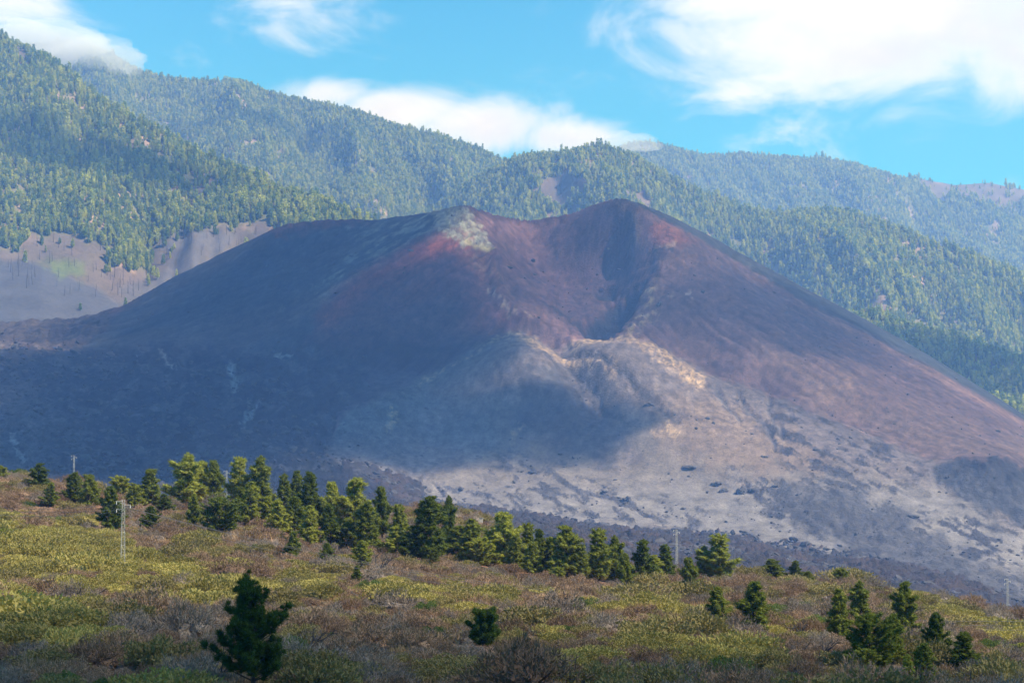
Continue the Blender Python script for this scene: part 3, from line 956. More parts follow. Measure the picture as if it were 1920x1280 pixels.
def pine_meshes(seed, H=8.0, wid=0.42, style='cone', tuft=0.5, nb=30, bw=0.075, whorl=0.42, lump=0.5):
    """young Canary pine: straight stem, whorls of rising limbs ending in puffs of long needles"""
    r = np.random.default_rng(seed)
    T = Blades(seed + 1)
    C = Blades(seed + 2)
    lean = r.normal(0, 0.018, 2)

    def axis(h):
        return np.array([lean[0] * h + 0.06 * math.sin(h * 0.9 + seed), lean[1] * h + 0.06 * math.cos(h * 0.7 + seed), h])
    hs = np.linspace(-0.4, H * 0.97, 10)
    T.tube([axis(h) for h in hs], [0.021 * H * (1 - 0.93 * max(h, 0) / H) + 0.012 for h in hs], 7)
    Rm = wid * H / 2
    h = H * {'cone': 0.04, 'clump': 0.08, 'round': 0.03, 'open': 0.10}[style]
    lobes = r.uniform(0.65, 1.2, 8)

    def puff(p, d, size, n):
        dd = r.normal(size=(n, 3)) * 0.75 + d / np.linalg.norm(d) * 0.55 + np.array([0, 0, 0.30])
        dd /= np.linalg.norm(dd, axis=1, keepdims=True)
        b = p + r.normal(size=(n, 3)) * size * 0.16
        C.blades(b, dd, size * r.uniform(0.65, 1.15, n), bw)
        C.lump(p + np.array([0, 0, 0.1 * size]), size * lump)
    while h < H * 0.95:
        t = h / H
        if style == 'cone':
            rad = Rm * min(1, 0.72 + t * 3) * (1 - t) ** 0.70 * 1.12
        elif style == 'clump':
            rad = Rm * (0.80 + 0.28 * math.sin(t * 15 + seed)) * (1.12 - 0.55 * t) * (1 - t ** 4.0) * min(1, 0.55 + 2.5 * t)
        elif style == 'open':
            rad = Rm * (1.05 - 0.80 * t) * r.uniform(0.6, 1.15)
        else:
            rad = Rm * math.sqrt(max(0.02, 1 - (2 * t - 0.75) ** 2 * 0.75)) * (1 - t ** 5)
        rad *= r.uniform(0.78, 1.18)
        nbr = int(r.integers(4, 7)) + (2 if style == 'open' else 0)
        a0 = r.uniform(0, 6.28)
        for i in range(nbr):
            a = a0 + i * 6.283 / nbr + r.normal(0, 0.2)
            L = max(0.25, rad * r.uniform(0.65, 1.15) * lobes[int((a % 6.283) / 6.284 * 8)])
            up = r.uniform(0.20, 0.6) + 0.5 * t
            if style == 'open':
                L = min(L * r.uniform(0.6, 1.1), Rm * 1.05)
                up += 0.22
            d = np.array([math.cos(a), math.sin(a), up])
            p0 = axis(h + (r.uniform(-0.3, 0.3) if style == 'open' and t > 0.15 else 0))
            pts = [p0, p0 + d * L * 0.5 * np.array([1, 1, 0.75]), p0 + d * L * np.array([1, 1, 1.15])]
            T.tube(pts, [0.007 * H * (1 - t) + 0.012, 0.02, 0.008], 4)
            m = max(2, int(L / (0.34 * H / 8)) + 1)
            if style == 'open':
                m = int(m * 1.8)
            for j in range(m):
                q = 0.38 + 0.62 * (j + r.uniform(0.2, 0.8)) / m
                pq = pts[0] + (pts[2] - pts[0]) * q + r.normal(0, 0.06 if style != 'open' else 0.17, 3) * H / 8
                sz = tuft * H / 8 * r.uniform(0.8, 1.25) * (1.05 - 0.3 * t)
                puff(pq, d, sz, nb)
        h += whorl * H / 8 * r.uniform(0.75, 1.25)
    for j in range(6):
        puff(axis(H * (0.9 + 0.017 * j)), np.array([r.normal(0, .5), r.normal(0, .5), 1.0]), tuft * H / 8 * (0.85 - 0.07 * j), nb)
    return T.mesh('pine_trunk'), C.mesh('pine_crown')


def forest_pine_mesh(seed, H=18.0, wid=0.38):
    """far pine: stem and rough tiers of drooping foliage clumps"""
    r = np.random.default_rng(seed)
    B = Blades(seed)
    B.tube([(0, 0, -1.5), (0, 0, H * 0.6)], [0.35, 0.12], 4)
    t = 0.16
    while t < 0.98:
        rad = wid * H / 2 * (1 - t) ** 0.62 * min(1, 0.5 + 2.2 * t) * r.uniform(0.8, 1.2)
        n = int(5 + 6 * (1 - t))
        a = r.uniform(0, 6.28) + np.arange(n) * 6.283 / n + r.normal(0, 0.3, n)
        rr = rad * r.uniform(0.35, 0.75, n)
        b = np.stack([np.cos(a) * rr * 0.5, np.sin(a) * rr * 0.5, np.full(n, t * H) + r.normal(0, 0.35, n)], 1)
        d = np.stack([np.cos(a), np.sin(a), r.uniform(0.05, 0.75, n)], 1)
        B.blades(b, d, rad * r.uniform(0.8, 1.25, n), rad * r.uniform(0.6, 1.0, n))
        b2 = b + d * (rad * 0.5)
        B.blades(b2, r.normal(size=(n, 3)) * 0.6 + d + np.array([0, 0, 0.5]), 1.5, 1.3)
        t += 0.058 * r.uniform(0.8, 1.2)
    B.blades(np.tile((0, 0, H * 0.88), (5, 1)), r.normal(size=(5, 3)) * 0.3 + np.array([0, 0, 1]), H * 0.12, 0.9)
    me = B.mesh('forest_pine')
    return me


def dome_mesh(name, seed, n, leaf, lw, flat=0.62, up=0.5, lump=0.18, stems=0, inner=0.55, core=14):
    """rounded shrub of unit radius: leaves thick on an uneven dome, gaps between"""
    r = np.random.default_rng(seed)
    B = Blades(seed)
    d = r.normal(size=(n, 3))
    d[:, 2] = np.abs(d[:, 2]) - 0.10
    cl = r.normal(size=(26, 3))
    cl[:, 2] = np.abs(cl[:, 2])
    cl /= np.linalg.norm(cl, axis=1, keepdims=True)
    d = d / np.linalg.norm(d, axis=1, keepdims=True) * 0.55 + cl[r.integers(0, 26, n)] * 0.8   # leaves gather in tufts
    d /= np.linalg.norm(d, axis=1, keepdims=True)
    ph = r.uniform(0, 6.28, 6)
    k = 1 + lump * np.sin(3 * np.arctan2(d[:, 1], d[:, 0]) + ph[0]) + lump * np.sin(5 * d[:, 2] * 2 + ph[1]) * 0.6 + lump * np.sin(7 * d[:, 0] + 6 * d[:, 1] + ph[2])
    rad = k * np.where(r.uniform(size=n) < 0.62, r.uniform(0.84, 1.0, n), r.uniform(inner, 0.84, n))
    p = d * rad[:, None] * np.array([1, 1, flat])
    dd = d * 0.7 + r.normal(size=(n, 3)) * 0.55 + np.array([0, 0, up])
    B.leaves(p, dd, leaf * r.uniform(0.6, 1.3, n), lw * r.uniform(0.7, 1.3, n))
    if core:                        # the dense middle of the bush: a heap of rounded tufts
        for i in range(core):
            q = r.normal(size=3)
            q[2] = abs(q[2]) * 0.9
            q /= np.linalg.norm(q)
            B.lump(q * np.array([1, 1, flat]) * 0.44, 0.25, 0.85)
        B.lump(np.array([0, 0, 0.05]), 0.48, flat)
    for i in range(stems):
        a = r.uniform(0, 6.28)
        e = r.uniform(0.3, 1.2)
        q = np.array([math.cos(a) * math.cos(e), math.sin(a) * math.cos(e), math.sin(e) * flat]) * r.uniform(0.7, 0.95)
        B.tube([(0, 0, -0.1), q * 0.5 + r.normal(0, 0.05, 3), q], [0.035, 0.022, 0.01], 3)
    return B.mesh(name)


def twig_mesh(name, seed, n=60, spread=0.9, thick=0.014, flat=0.75, fork=3):
    """bare bush: forking stems from one root"""
    r = np.random.default_rng(seed)
    B = Blades(seed)

    def grow(p, d, L, w, lev):
        q = p + d * L * 0.5 + r.normal(0, 0.06, 3) * L
        e = p + d * L
        B.tube([p, q, e], [w, w * 0.8, w * 0.55], 3)
        if lev > 0:
            for _ in range(fork):
                dn = d + r.normal(0, 0.55, 3) + np.array([0, 0, 0.1])
                grow(e, dn / np.linalg.norm(dn), L * r.uniform(0.5, 0.8), w * 0.55, lev - 1)
    for i in range(max(3, n // 12)):
        a = r.uniform(0, 6.28)
        d = np.array([math.cos(a) * spread, math.sin(a) * spread, r.uniform(0.4, 1.1) * flat])
        grow(np.array([0, 0, -0.05]), d / np.linalg.norm(d), r.uniform(0.35, 0.55), thick * 2.4, 2)
    return B.mesh(name)


def grass_mesh(name, seed, n=140):
    r = np.random.default_rng(seed)
    B = Blades(seed)
    p = np.stack([r.normal(0, 0.5, n), r.normal(0, 0.5, n), np.zeros(n)], 1)
    d = r.normal(size=(n, 3)) * 0.35 + np.array([0, 0, 1])
    B.blades(p, d, r.uniform(0.3, 0.75, n), 0.045)
    return B.mesh(name)


def matted(me, m):
    me.materials.append(m)
    return me


PINES = {}
for i in range(4):
    PINES['cone', i] = pine_meshes(100 + i, wid=0.46, style='cone', whorl=0.40)
for i in range(4):
    PINES['clump', i] = pine_meshes(200 + i, wid=0.55, style='clump', tuft=0.58, whorl=0.42)
for i in range(2):
    PINES['round', i] = pine_meshes(300 + i, wid=0.75, style='round', tuft=0.55)
for a, b in PINES.values():
    matted(a, M_BARK)
    matted(b, M_PINE)


def wpx(p):
    return p[1] * CP + p[2] * SP


# (px, top y, base y, width px, style, light/where words)
PINE_LIST = [
    (1, 872, 897, 26, 'clump', 'at the left edge of the frame on the ridge'),
    (72, 868, 917, 32, 'clump', 'dark and rounded, leftmost whole tree on the ridge'),
    (93, 903, 950, 22, 'cone', 'slender pale young, just below the dark rounded leftmost pine'),
    (137, 885, 942, 28, 'cone', 'right in front of the distant ridge pylon'),
    (166, 889, 952, 32, 'cone', 'full conical, just right of the ridge pylon'),
    (210, 911, 999, 34, 'cone', 'tall and dark, directly left of the near pylon'),
    (227, 892, 930, 32, 'round', 'flat-topped small, alone behind the near pylon on the crest'),
    (252, 906, 952, 22, 'cone', 'narrow, just right of the near pylon top'),
    (283, 879, 950, 34, 'cone', 'two-tiered, standing left of the big grove'),
    (281, 948, 999, 26, 'cone', 'young, below the two-tiered pine and right of the near pylon'),
    (310, 925, 962, 24, 'cone', 'pale and low, at the left foot of the biggest pine'),
    (5, 990, 1024, 34, 'round', 'low and dark, cut by the left edge above the yellow shrubs'),
    (350, 848, 950, 64, 'clump', 'biggest broad-topped, at the left end of the grove'),
    (383, 864, 948, 38, 'clump', 'second from the left end of the grove, narrow crown'),
    (403, 863, 945, 34, 'clump', 'rounded head, third from the left end of the grove'),
    (447, 856, 948, 42, 'clump', 'tall knobbly, with a bulging head, left of the pair in the grove'),
    (489, 854, 955, 48, 'clump', 'tall knobbly, right one of the pair in the grove'),
    (366, 926, 991, 24, 'cone', 'narrow young, in front of the biggest broad-topped pine'),
    (412, 932, 1003, 52, 'round', 'pale bushy, low in front of the grove with feathery needles'),
    (468, 903, 987, 36, 'cone', 'open crowned with its trunk foot showing on red soil'),
    (452, 912, 966, 26, 'cone', 'half hidden behind the open crowned pine with the visible trunk'),
    (501, 930, 986, 28, 'clump', 'with a short trunk on the red bank in the grove'),
    (532, 887, 965, 28, 'cone', 'thin spire left of a matching spire in the grove'),
    (554, 882, 965, 28, 'cone', 'thin spire right of a matching spire in the grove'),
    (585, 885, 992, 42, 'cone', 'dense, tall and conical, right of the two thin spires'),
    (551, 930, 1004, 34, 'cone', 'below the two thin spires'),
    (523, 935, 1003, 32, 'cone', 'below and left of the two thin spires'),
    (580, 947, 1026, 32, 'cone', 'with a drooping skirt, in front of the dense conical pine'),
    (548, 996, 1048, 24, 'cone', 'small dark column standing forward among dry shrubs'),
    (612, 1017, 1057, 20, 'cone', 'little bright green, alone in dry shrubs below the grove'),
    (625, 903, 1000, 38, 'clump', 'with a round top, left of the broad golden-lit crown'),
    (665, 895, 1000, 58, 'clump', 'broad golden-lit crown in the middle of the grove'),
    (620, 945, 1026, 34, 'cone', 'dark-skirted, by the bare red trunk base mid grove'),
    (650, 970, 1030, 36, 'cone', 'dark triangular, in front of the broad golden-lit crown'),
    (717, 912, 1010, 38, 'clump', 'with two tops, right of the broad golden-lit crown'),
    (685, 940, 1036, 40, 'cone', 'below the two-topped pine to its left'),
    (745, 945, 1036, 34, 'cone', 'right beside the two-topped pine, grey-green'),
    (680, 1012, 1064, 27, 'cone', 'small dark, standing forward below the middle of the grove'),
    (768, 985, 1049, 32, 'cone', 'pointed, at the left foot of the tall leaning-edged pine'),
    (800, 930, 1051, 56, 'cone', 'tall broad cone near the pale ash slope edge'),
    (840, 928, 1040, 38, 'clump', 'stacked clumps, against the pale ash right of the tall broad cone'),
    (865, 985, 1054, 48, 'cone', 'leaning, on the right end of the main grove'),
    (898, 1008, 1062, 46, 'round', 'low bushy, between the main grove and the next clump'),
    (884, 972, 1058, 36, 'cone', 'grey-green, closing the gap at the right end of the main grove'),
    (912, 1000, 1060, 28, 'cone', 'slim, just left of the clump before the dark lava'),
    (1034, 1006, 1078, 34, 'cone', 'dark, between the clump before the lava and the heavy tufted pine'),
    (742, 985, 1046, 34, 'cone', 'short dense, in front of the grey-green pine by the two-topped one'),
    (806, 1025, 1056, 26, 'round', 'low bushy, under the tall broad cone'),
    (667, 1060, 1095, 18, 'cone', 'tiny bright green, in shrubs below the grove'),
    (715, 1015, 1042, 24, 'round', 'small round, under the two-topped pine'),
    (945, 960, 1066, 58, 'clump', 'large domed, left end of the clump before the dark lava'),
    (990, 980, 1068, 38, 'clump', 'in the middle of the clump before the dark lava'),
    (1014, 992, 1074, 30, 'cone', 'right end of the clump before the dark lava'),
    (938, 996, 1058, 24, 'cone', 'slim, in front of the large domed pine'),
    (924, 1020, 1062, 20, 'cone', 'smaller slim, at the left foot of the large domed pine'),
    (965, 1002, 1072, 30, 'cone', 'dark, front centre of the clump before the dark lava'),
    (1001, 1015, 1078, 30, 'cone', 'dark low, front right of the clump before the dark lava'),
    (1064, 985, 1082, 56, 'clump', 'heavy bright-tufted with a dark hollow, left of the next pair'),
    (1087, 1020, 1086, 34, 'clump', 'half hidden right of the heavy bright-tufted pine'),
    (1122, 990, 1092, 48, 'clump', 'tall pale-tufted, in the centre of the frame above red soil'),
    (1153, 1003, 1092, 40, 'clump', 'leaning right behind the slim dark column'),
    (1174, 1037, 1106, 26, 'cone', 'slim dark column at the frame middle, forward of the rest'),
    (1203, 1010, 1095, 36, 'cone', 'tall bright, left of the last pair before the lattice pylon'),
    (1223, 1040, 1091, 32, 'cone', 'bright, in the middle of the last trio before the lattice pylon'),
    (1243, 1020, 1086, 34, 'cone', 'dark, right of the last trio before the lattice pylon'),
    (1047, 1062, 1090, 24, 'round', 'tiny bright, under the left side of the heavy tufted pine'),
    (1293, 1045, 1114, 31, 'clump', 'dark narrow, just right of the lattice pylon'),
    (1348, 1000, 1090, 56, 'clump', 'tall full with a columnar top, right of the lattice pylon'),
    (1321, 1022, 1086, 36, 'clump', 'lower shoulder tree at the left of the tall columnar-topped pine'),
    (1443, 1047, 1085, 36, 'cone', 'small triangular, on the crest against the lava'),
    (1490, 1050, 1086, 22, 'cone', 'small thin, on the crest against the lava'),
    (1515, 1070, 1094, 18, 'cone', 'smallest grey-green, on the crest against the lava'),
    (1579, 1065, 1102, 26, 'round', 'wispy grey-green, beyond the crest against the lava'),
    (1348, 1100, 1173, 34, 'cone', 'neat conical, on the open slope left of a larger dark pine'),
    (1410, 1090, 1192, 60, 'clump', 'wide dark, with a loose low limb on the open slope'),
    (1573, 1103, 1198, 32, 'cone', 'slim soft, at the left side of the lower right clump'),
    (1613, 1088, 1176, 46, 'clump', 'dark pyramidal, at the back of the lower right clump'),
    (1694, 1090, 1194, 46, 'clump', 'tall rounded black-green, back right of the lower right clump'),
    (1632, 1152, 1258, 66, 'round', 'very wide spreading, at the heart of the lower right clump'),
    (1672, 1150, 1242, 36, 'cone', 'pointed, between the spreading and the black-green pine'),
    (1620, 1215, 1268, 40, 'round', 'low, under the very wide spreading pine'),
    (1758, 1147, 1260, 36, 'cone', 'slender, tall and alone to the right of the lower right clump'),
    (1702, 1225, 1300, 26, 'cone', 'small pale-tipped, at the bottom edge below the spreading pine'),
    (1731, 1205, 1290, 36, 'cone', 'medium, at the bottom edge left of the slender lone pine'),
    (1814, 1185, 1278, 52, 'cone', 'dark, with ragged arms near the bottom right corner'),
    (1918, 1204, 1236, 36, 'round', 'low, cut by the right edge of the frame'),
]
PINE_POS = []
SIZES = {'cone': 0.46, 'clump': 0.55, 'round': 0.75}
for i, (px, ty, by, wpix, st, words) in enumerate(PINE_LIST):
    p = drop(px, by)
    D = p[1]
    top = P(px, ty, D)
    H = top[2] - p[2]
    wid = wpix * K * wpx(p)
    key = (st, i % (4 if st != 'round' else 2))
    tm, cm = PINES[key]
    t = link('pine_tree', None, label='pine ' + words if False else None)
    t.empty_display_size = 0.5
    first = words.split(',')[0]
    t['label'] = 'pine tree, ' + words
    t['category'] = 'tree'
    t['group'] = 'pines on the near slope'
    t.location = p
    s = H / 8.0
    w = wid / (8.0 * SIZES[st]) * 1.46
    t.scale = (w, w, s)
    t.rotation_euler = (0, 0, rng.uniform(0, 6.28))
    link('trunk', tm, None, t)
    link('crown', cm, None, t)
    PINE_POS.append((p[0], p[1], wid / 2, H))

# the round dark bushy pine amid the scrub
p = drop(906, 1210)
Hb = P(906, 1158, p[1])[2] - p[2]
wb = 62 * K * wpx(p)
tm, cm = pine_meshes(941, H=8, wid=1.0, style='round', tuft=1.0, nb=60, bw=0.10, whorl=0.75, lump=0.55)
matted(tm, M_BARK)
matted(cm, M_PINE_NEAR)
t = link('pine_tree', None, label='round dark bushy young pine alone amid the scrub at the bottom centre', category='tree', group='pines on the near slope')
t.location = p
t.scale = (wb / 8.2, wb / 8.2, Hb * 1.25 / 8.0)
link('trunk', tm, None, t)
link('crown', cm, None, t)
PINE_POS.append((p[0], p[1], wb / 2, Hb))

# the near dark pine in front
p = P(475, 1325, 104)
p[2] = float(hill_z(np.array([p[0]]), np.array([p[1]]))[0])
Hn = P(475, 1086, 104)[2] - p[2]
tm, cm = pine_meshes(923, H=Hn, wid=0.88, style='open', tuft=0.40, nb=80, bw=0.024, whorl=0.52, lump=0.42)
matted(tm, M_BARK)
matted(cm, M_PINE_NEAR)
t = link('pine_tree', None, label='large dark pine nearest the camera, cut by the bottom edge with loose spreading limbs', category='tree', group='pines on the near slope')
t.location = p
link('trunk', tm, None, t)
link('crown', cm, None, t)
PINE_POS.append((p[0], p[1], 1.5, Hn))


# ------------------------------------------------------------------ geometry-node scatter (uncountable masses)
def scatter(name, pts, rot, scl, kind, sources, **props):
    me = bpy.data.meshes.new(name)
    me.vertices.add(len(pts))
    me.vertices.foreach_set('co', np.asarray(pts, np.float32).ravel())
    for nm, arr in (('rot', rot), ('scl', scl)):
        at = me.attributes.new(nm, 'FLOAT_VECTOR', 'POINT')
        at.data.foreach_set('vector', np.asarray(arr, np.float32).ravel())
    at = me.attributes.new('sort', 'INT', 'POINT')
    at.data.foreach_set('value', np.asarray(kind, np.int32))
    ng = bpy.data.node_groups.new(name + '_scatter', 'GeometryNodeTree')
    ng.interface.new_socket('Geometry', in_out='INPUT', socket_type='NodeSocketGeometry')
    ng.interface.new_socket('Geometry', in_out='OUTPUT', socket_type='NodeSocketGeometry')
    gi = ng.nodes.new('NodeGroupInput')
    go = ng.nodes.new('NodeGroupOutput')
    jn = ng.nodes.new('GeometryNodeJoinGeometry')

    def attr(nm, dt):
        nd = ng.nodes.new('GeometryNodeInputNamedAttribute')
        nd.data_type = dt
        nd.inputs['Name'].default_value = nm
        return nd.outputs['Attribute']
    ra, sa, ka = attr('rot', 'FLOAT_VECTOR'), attr('scl', 'FLOAT_VECTOR'), attr('sort', 'INT')
    e2r = ng.nodes.new('FunctionNodeEulerToRotation')
    ng.links.new(ra, e2r.inputs[0])
    for i, src in enumerate(sources):
        cmp_ = ng.nodes.new('FunctionNodeCompare')
        cmp_.data_type = 'INT'
        cmp_.operation = 'EQUAL'
        ng.links.new(ka, cmp_.inputs[2])
        cmp_.inputs[3].default_value = i
        oi = ng.nodes.new('GeometryNodeObjectInfo')
        oi.transform_space = 'ORIGINAL'
        oi.inputs['Object'].default_value = src
        oi.inputs['As Instance'].default_value = True
        ip = ng.nodes.new('GeometryNodeInstanceOnPoints')
        ng.links.new(gi.outputs[0], ip.inputs['Points'])
        ng.links.new(cmp_.outputs[0], ip.inputs['Selection'])
        ng.links.new(oi.outputs['Geometry'], ip.inputs['Instance'])
        ng.links.new(e2r.outputs[0], ip.inputs['Rotation'])
        ng.links.new(sa, ip.inputs['Scale'])
        ng.links.new(ip.outputs[0], jn.inputs[0])
    ng.links.new(jn.outputs[0], go.inputs[0])
    o = link(name, me, None, kind='stuff', **props)
    md = o.modifiers.new('scatter', 'NODES')
    md.node_group = ng
    return o


# ------------------------------------------------------------------ forest on the mountains
def build_forest():
    r = np.random.default_rng(55)
    N = 820000
    px0 = r.uniform(-220, 2140, N)
    # uniform per area
    y = np.sqrt(r.uniform(2700 ** 2, 6750 ** 2, N))
    x = (px0 - 960) * K * y
    z = mount_z(x, y)
    px, py = proj(x, y, z)
    dens = 0.72 + 0.75 * fbm(x / 120, y / 120, 401, 3) + 0.45 * fbm(x / 28, y / 28, 405, 2)
    dens = np.clip(dens, 0.05, 1)
    b = bare(px, py)
    dens = dens * (1 - b * 0.994)
    ok = r.uniform(size=N) < dens
    # in view: nothing of the mountain more than a tree's height above its top on the way
    horizon = np.maximum.accumulate(Z_m / Y_m, axis=0)
    hr = np.interp(y - 30, rows_m, np.arange(len(rows_m))).astype(int)
    hc_ = np.clip(((x / y / K + 960 - cols_m[0]) / 6).astype(int), 0, len(cols_m) - 1)
    ok &= (z + 24) / y > horizon[hr, hc_]
    # hidden behind the volcano
    ve = np.interp(px, [q[0] for q in RIM_L + RIM_B[1:] + RIM_R[1:]], [q[1] for q in RIM_L + RIM_B[1:] + RIM_R[1:]])
    ok &= (py - 60 < ve) | (px < 0)
    x, y, z, px, py = x[ok], y[ok], z[ok], px[ok], py[ok]
    n = len(x)
    h = np.exp(r.normal(0, 0.24, n)) * np.where(y < 3200, 1.0, 1.0)
    w = h * r.uniform(0.85, 1.25, n)
    rot = np.stack([r.normal(0, 0.03, n), r.normal(0, 0.03, n), r.uniform(0, 6.28, n)], 1)
    kind = r.integers(0, 4, n)
    pts = np.stack([x, y, z], 1)
    scl = np.stack([w, w, h], 1)
    # the largest in the photograph stand as trees of their own
    seen = (px > 5) & (px < 1915) & (py < np.interp(px, [q[0] for q in RIM_L + RIM_B[1:] + RIM_R[1:]], [q[1] for q in RIM_L + RIM_B[1:] + RIM_R[1:]]) - 2)
    size = np.where(seen, h / y, 0)
    top = np.argsort(-size)[:205]
    meshes = [matted(forest_pine_mesh(500 + i, H=[12.5, 10.5, 14, 9.5][i], wid=[0.35, 0.42, 0.32, 0.48][i]), M_FOREST) for i in range(4)]
    src = [None] * 4
    for i in top:
        if px[i] < 520:
            zone = 'at the far left' if px[i] < 130 else 'above the tongue of bare ground' if px[i] < 290 else 'just left of the cone'
            where = 'at the lower edge of the forest ' if py[i] > 410 else 'higher on the forested slope '
            lab = 'tall green pine ' + where + zone
        elif px[i] > 1500:
            lab = 'dark pine in the wood behind the ' + ('upper' if px[i] < 1700 else 'middle' if px[i] < 1810 else 'lower') + ' right flank of the volcano'
        else:
            lab = 'far pine on the hazy slope behind the crater rim'
        o = link('forest_pine', meshes[kind[i]], label=lab, category='tree', group=lab.replace('pine', 'pines', 1))
        o.location = pts[i]
        o.rotation_euler = rot[i]
        o.scale = scl[i]
        if src[kind[i]] is None:
            src[kind[i]] = o
    m = np.ones(n, bool)
    m[top] = False
    scatter('forest', pts[m], rot[m], scl[m], kind[m], src, label='dense pine forest covering the hazy mountains', category='forest')
    print('forest', n)


build_forest()


# burnt trunks above the grey ash on the left
def burnt_mesh(seed):
    r = np.random.default_rng(seed)
    B = Blades(seed)
    B.tube([(0, 0, -1), (0.1, 0, 7), (0.25, 0.1, 15)], [0.42, 0.30, 0.10], 5)
    for i in range(9):
        h = r.uniform(5, 14)
        a = r.uniform(0, 6.28)
        L = r.uniform(0.8, 2.2) * (1.2 - h / 18)
        B.tube([(0.1, 0, h), (0.1 + math.cos(a) * L, math.sin(a) * L, h + 0.5)], [0.12, 0.05], 3)
    return B.mesh('burnt_tree')


bm = [matted(burnt_mesh(700 + i), M_CHAR) for i in range(3)]
r = np.random.default_rng(77)
spots = [(20, 470), (70, 462), (85, 475), (120, 470), (110, 520), (60, 505), (20, 510), (35, 518), (150, 545), (165, 530), (190, 520), (210, 545), (225, 540), (240, 550), (250, 555), (260, 545), (340, 440), (345, 455), (360, 450), (380, 470), (400, 445), (425, 440), (300, 470), (280, 530), (175, 510), (200, 500), (140, 500), (180, 545), (45, 470), (100, 455), (320, 448), (410, 455), (440, 440), (230, 525), (215, 520)]
spots += [(r.uniform(15, 260), r.uniform(452, 560)) for _ in range(45)] + [(r.uniform(290, 480), r.uniform(435, 480)) for _ in range(22)]
for k, (px, py) in enumerate(spots):
    Ds = np.linspace(2680, 3200, 300)
    q = np.array([P(px, py, D) for D in Ds])
    g = mount_z(q[:, 0], q[:, 1])
    i = int(np.argmax(q[:, 2] <= g)) if (q[:, 2] <= g).any() else 0
    if i == 0:
        continue
    lab = 'thin burnt tree trunk on the bare ground below the left forest' if px < 275 else 'thin burnt tree trunk by the grey ash patch beside the cone'
    o = link('burnt_tree', bm[k % 3], label=lab, category='tree', group=lab.replace('trunk', 'trunks'))
    o.location = (q[i, 0], q[i, 1], g[i])
    s = r.uniform(0.75, 1.35)
    o.scale = (s, s, s)
    o.rotation_euler = (r.normal(0, 0.05), r.normal(0, 0.05), r.uniform(0, 6.28))


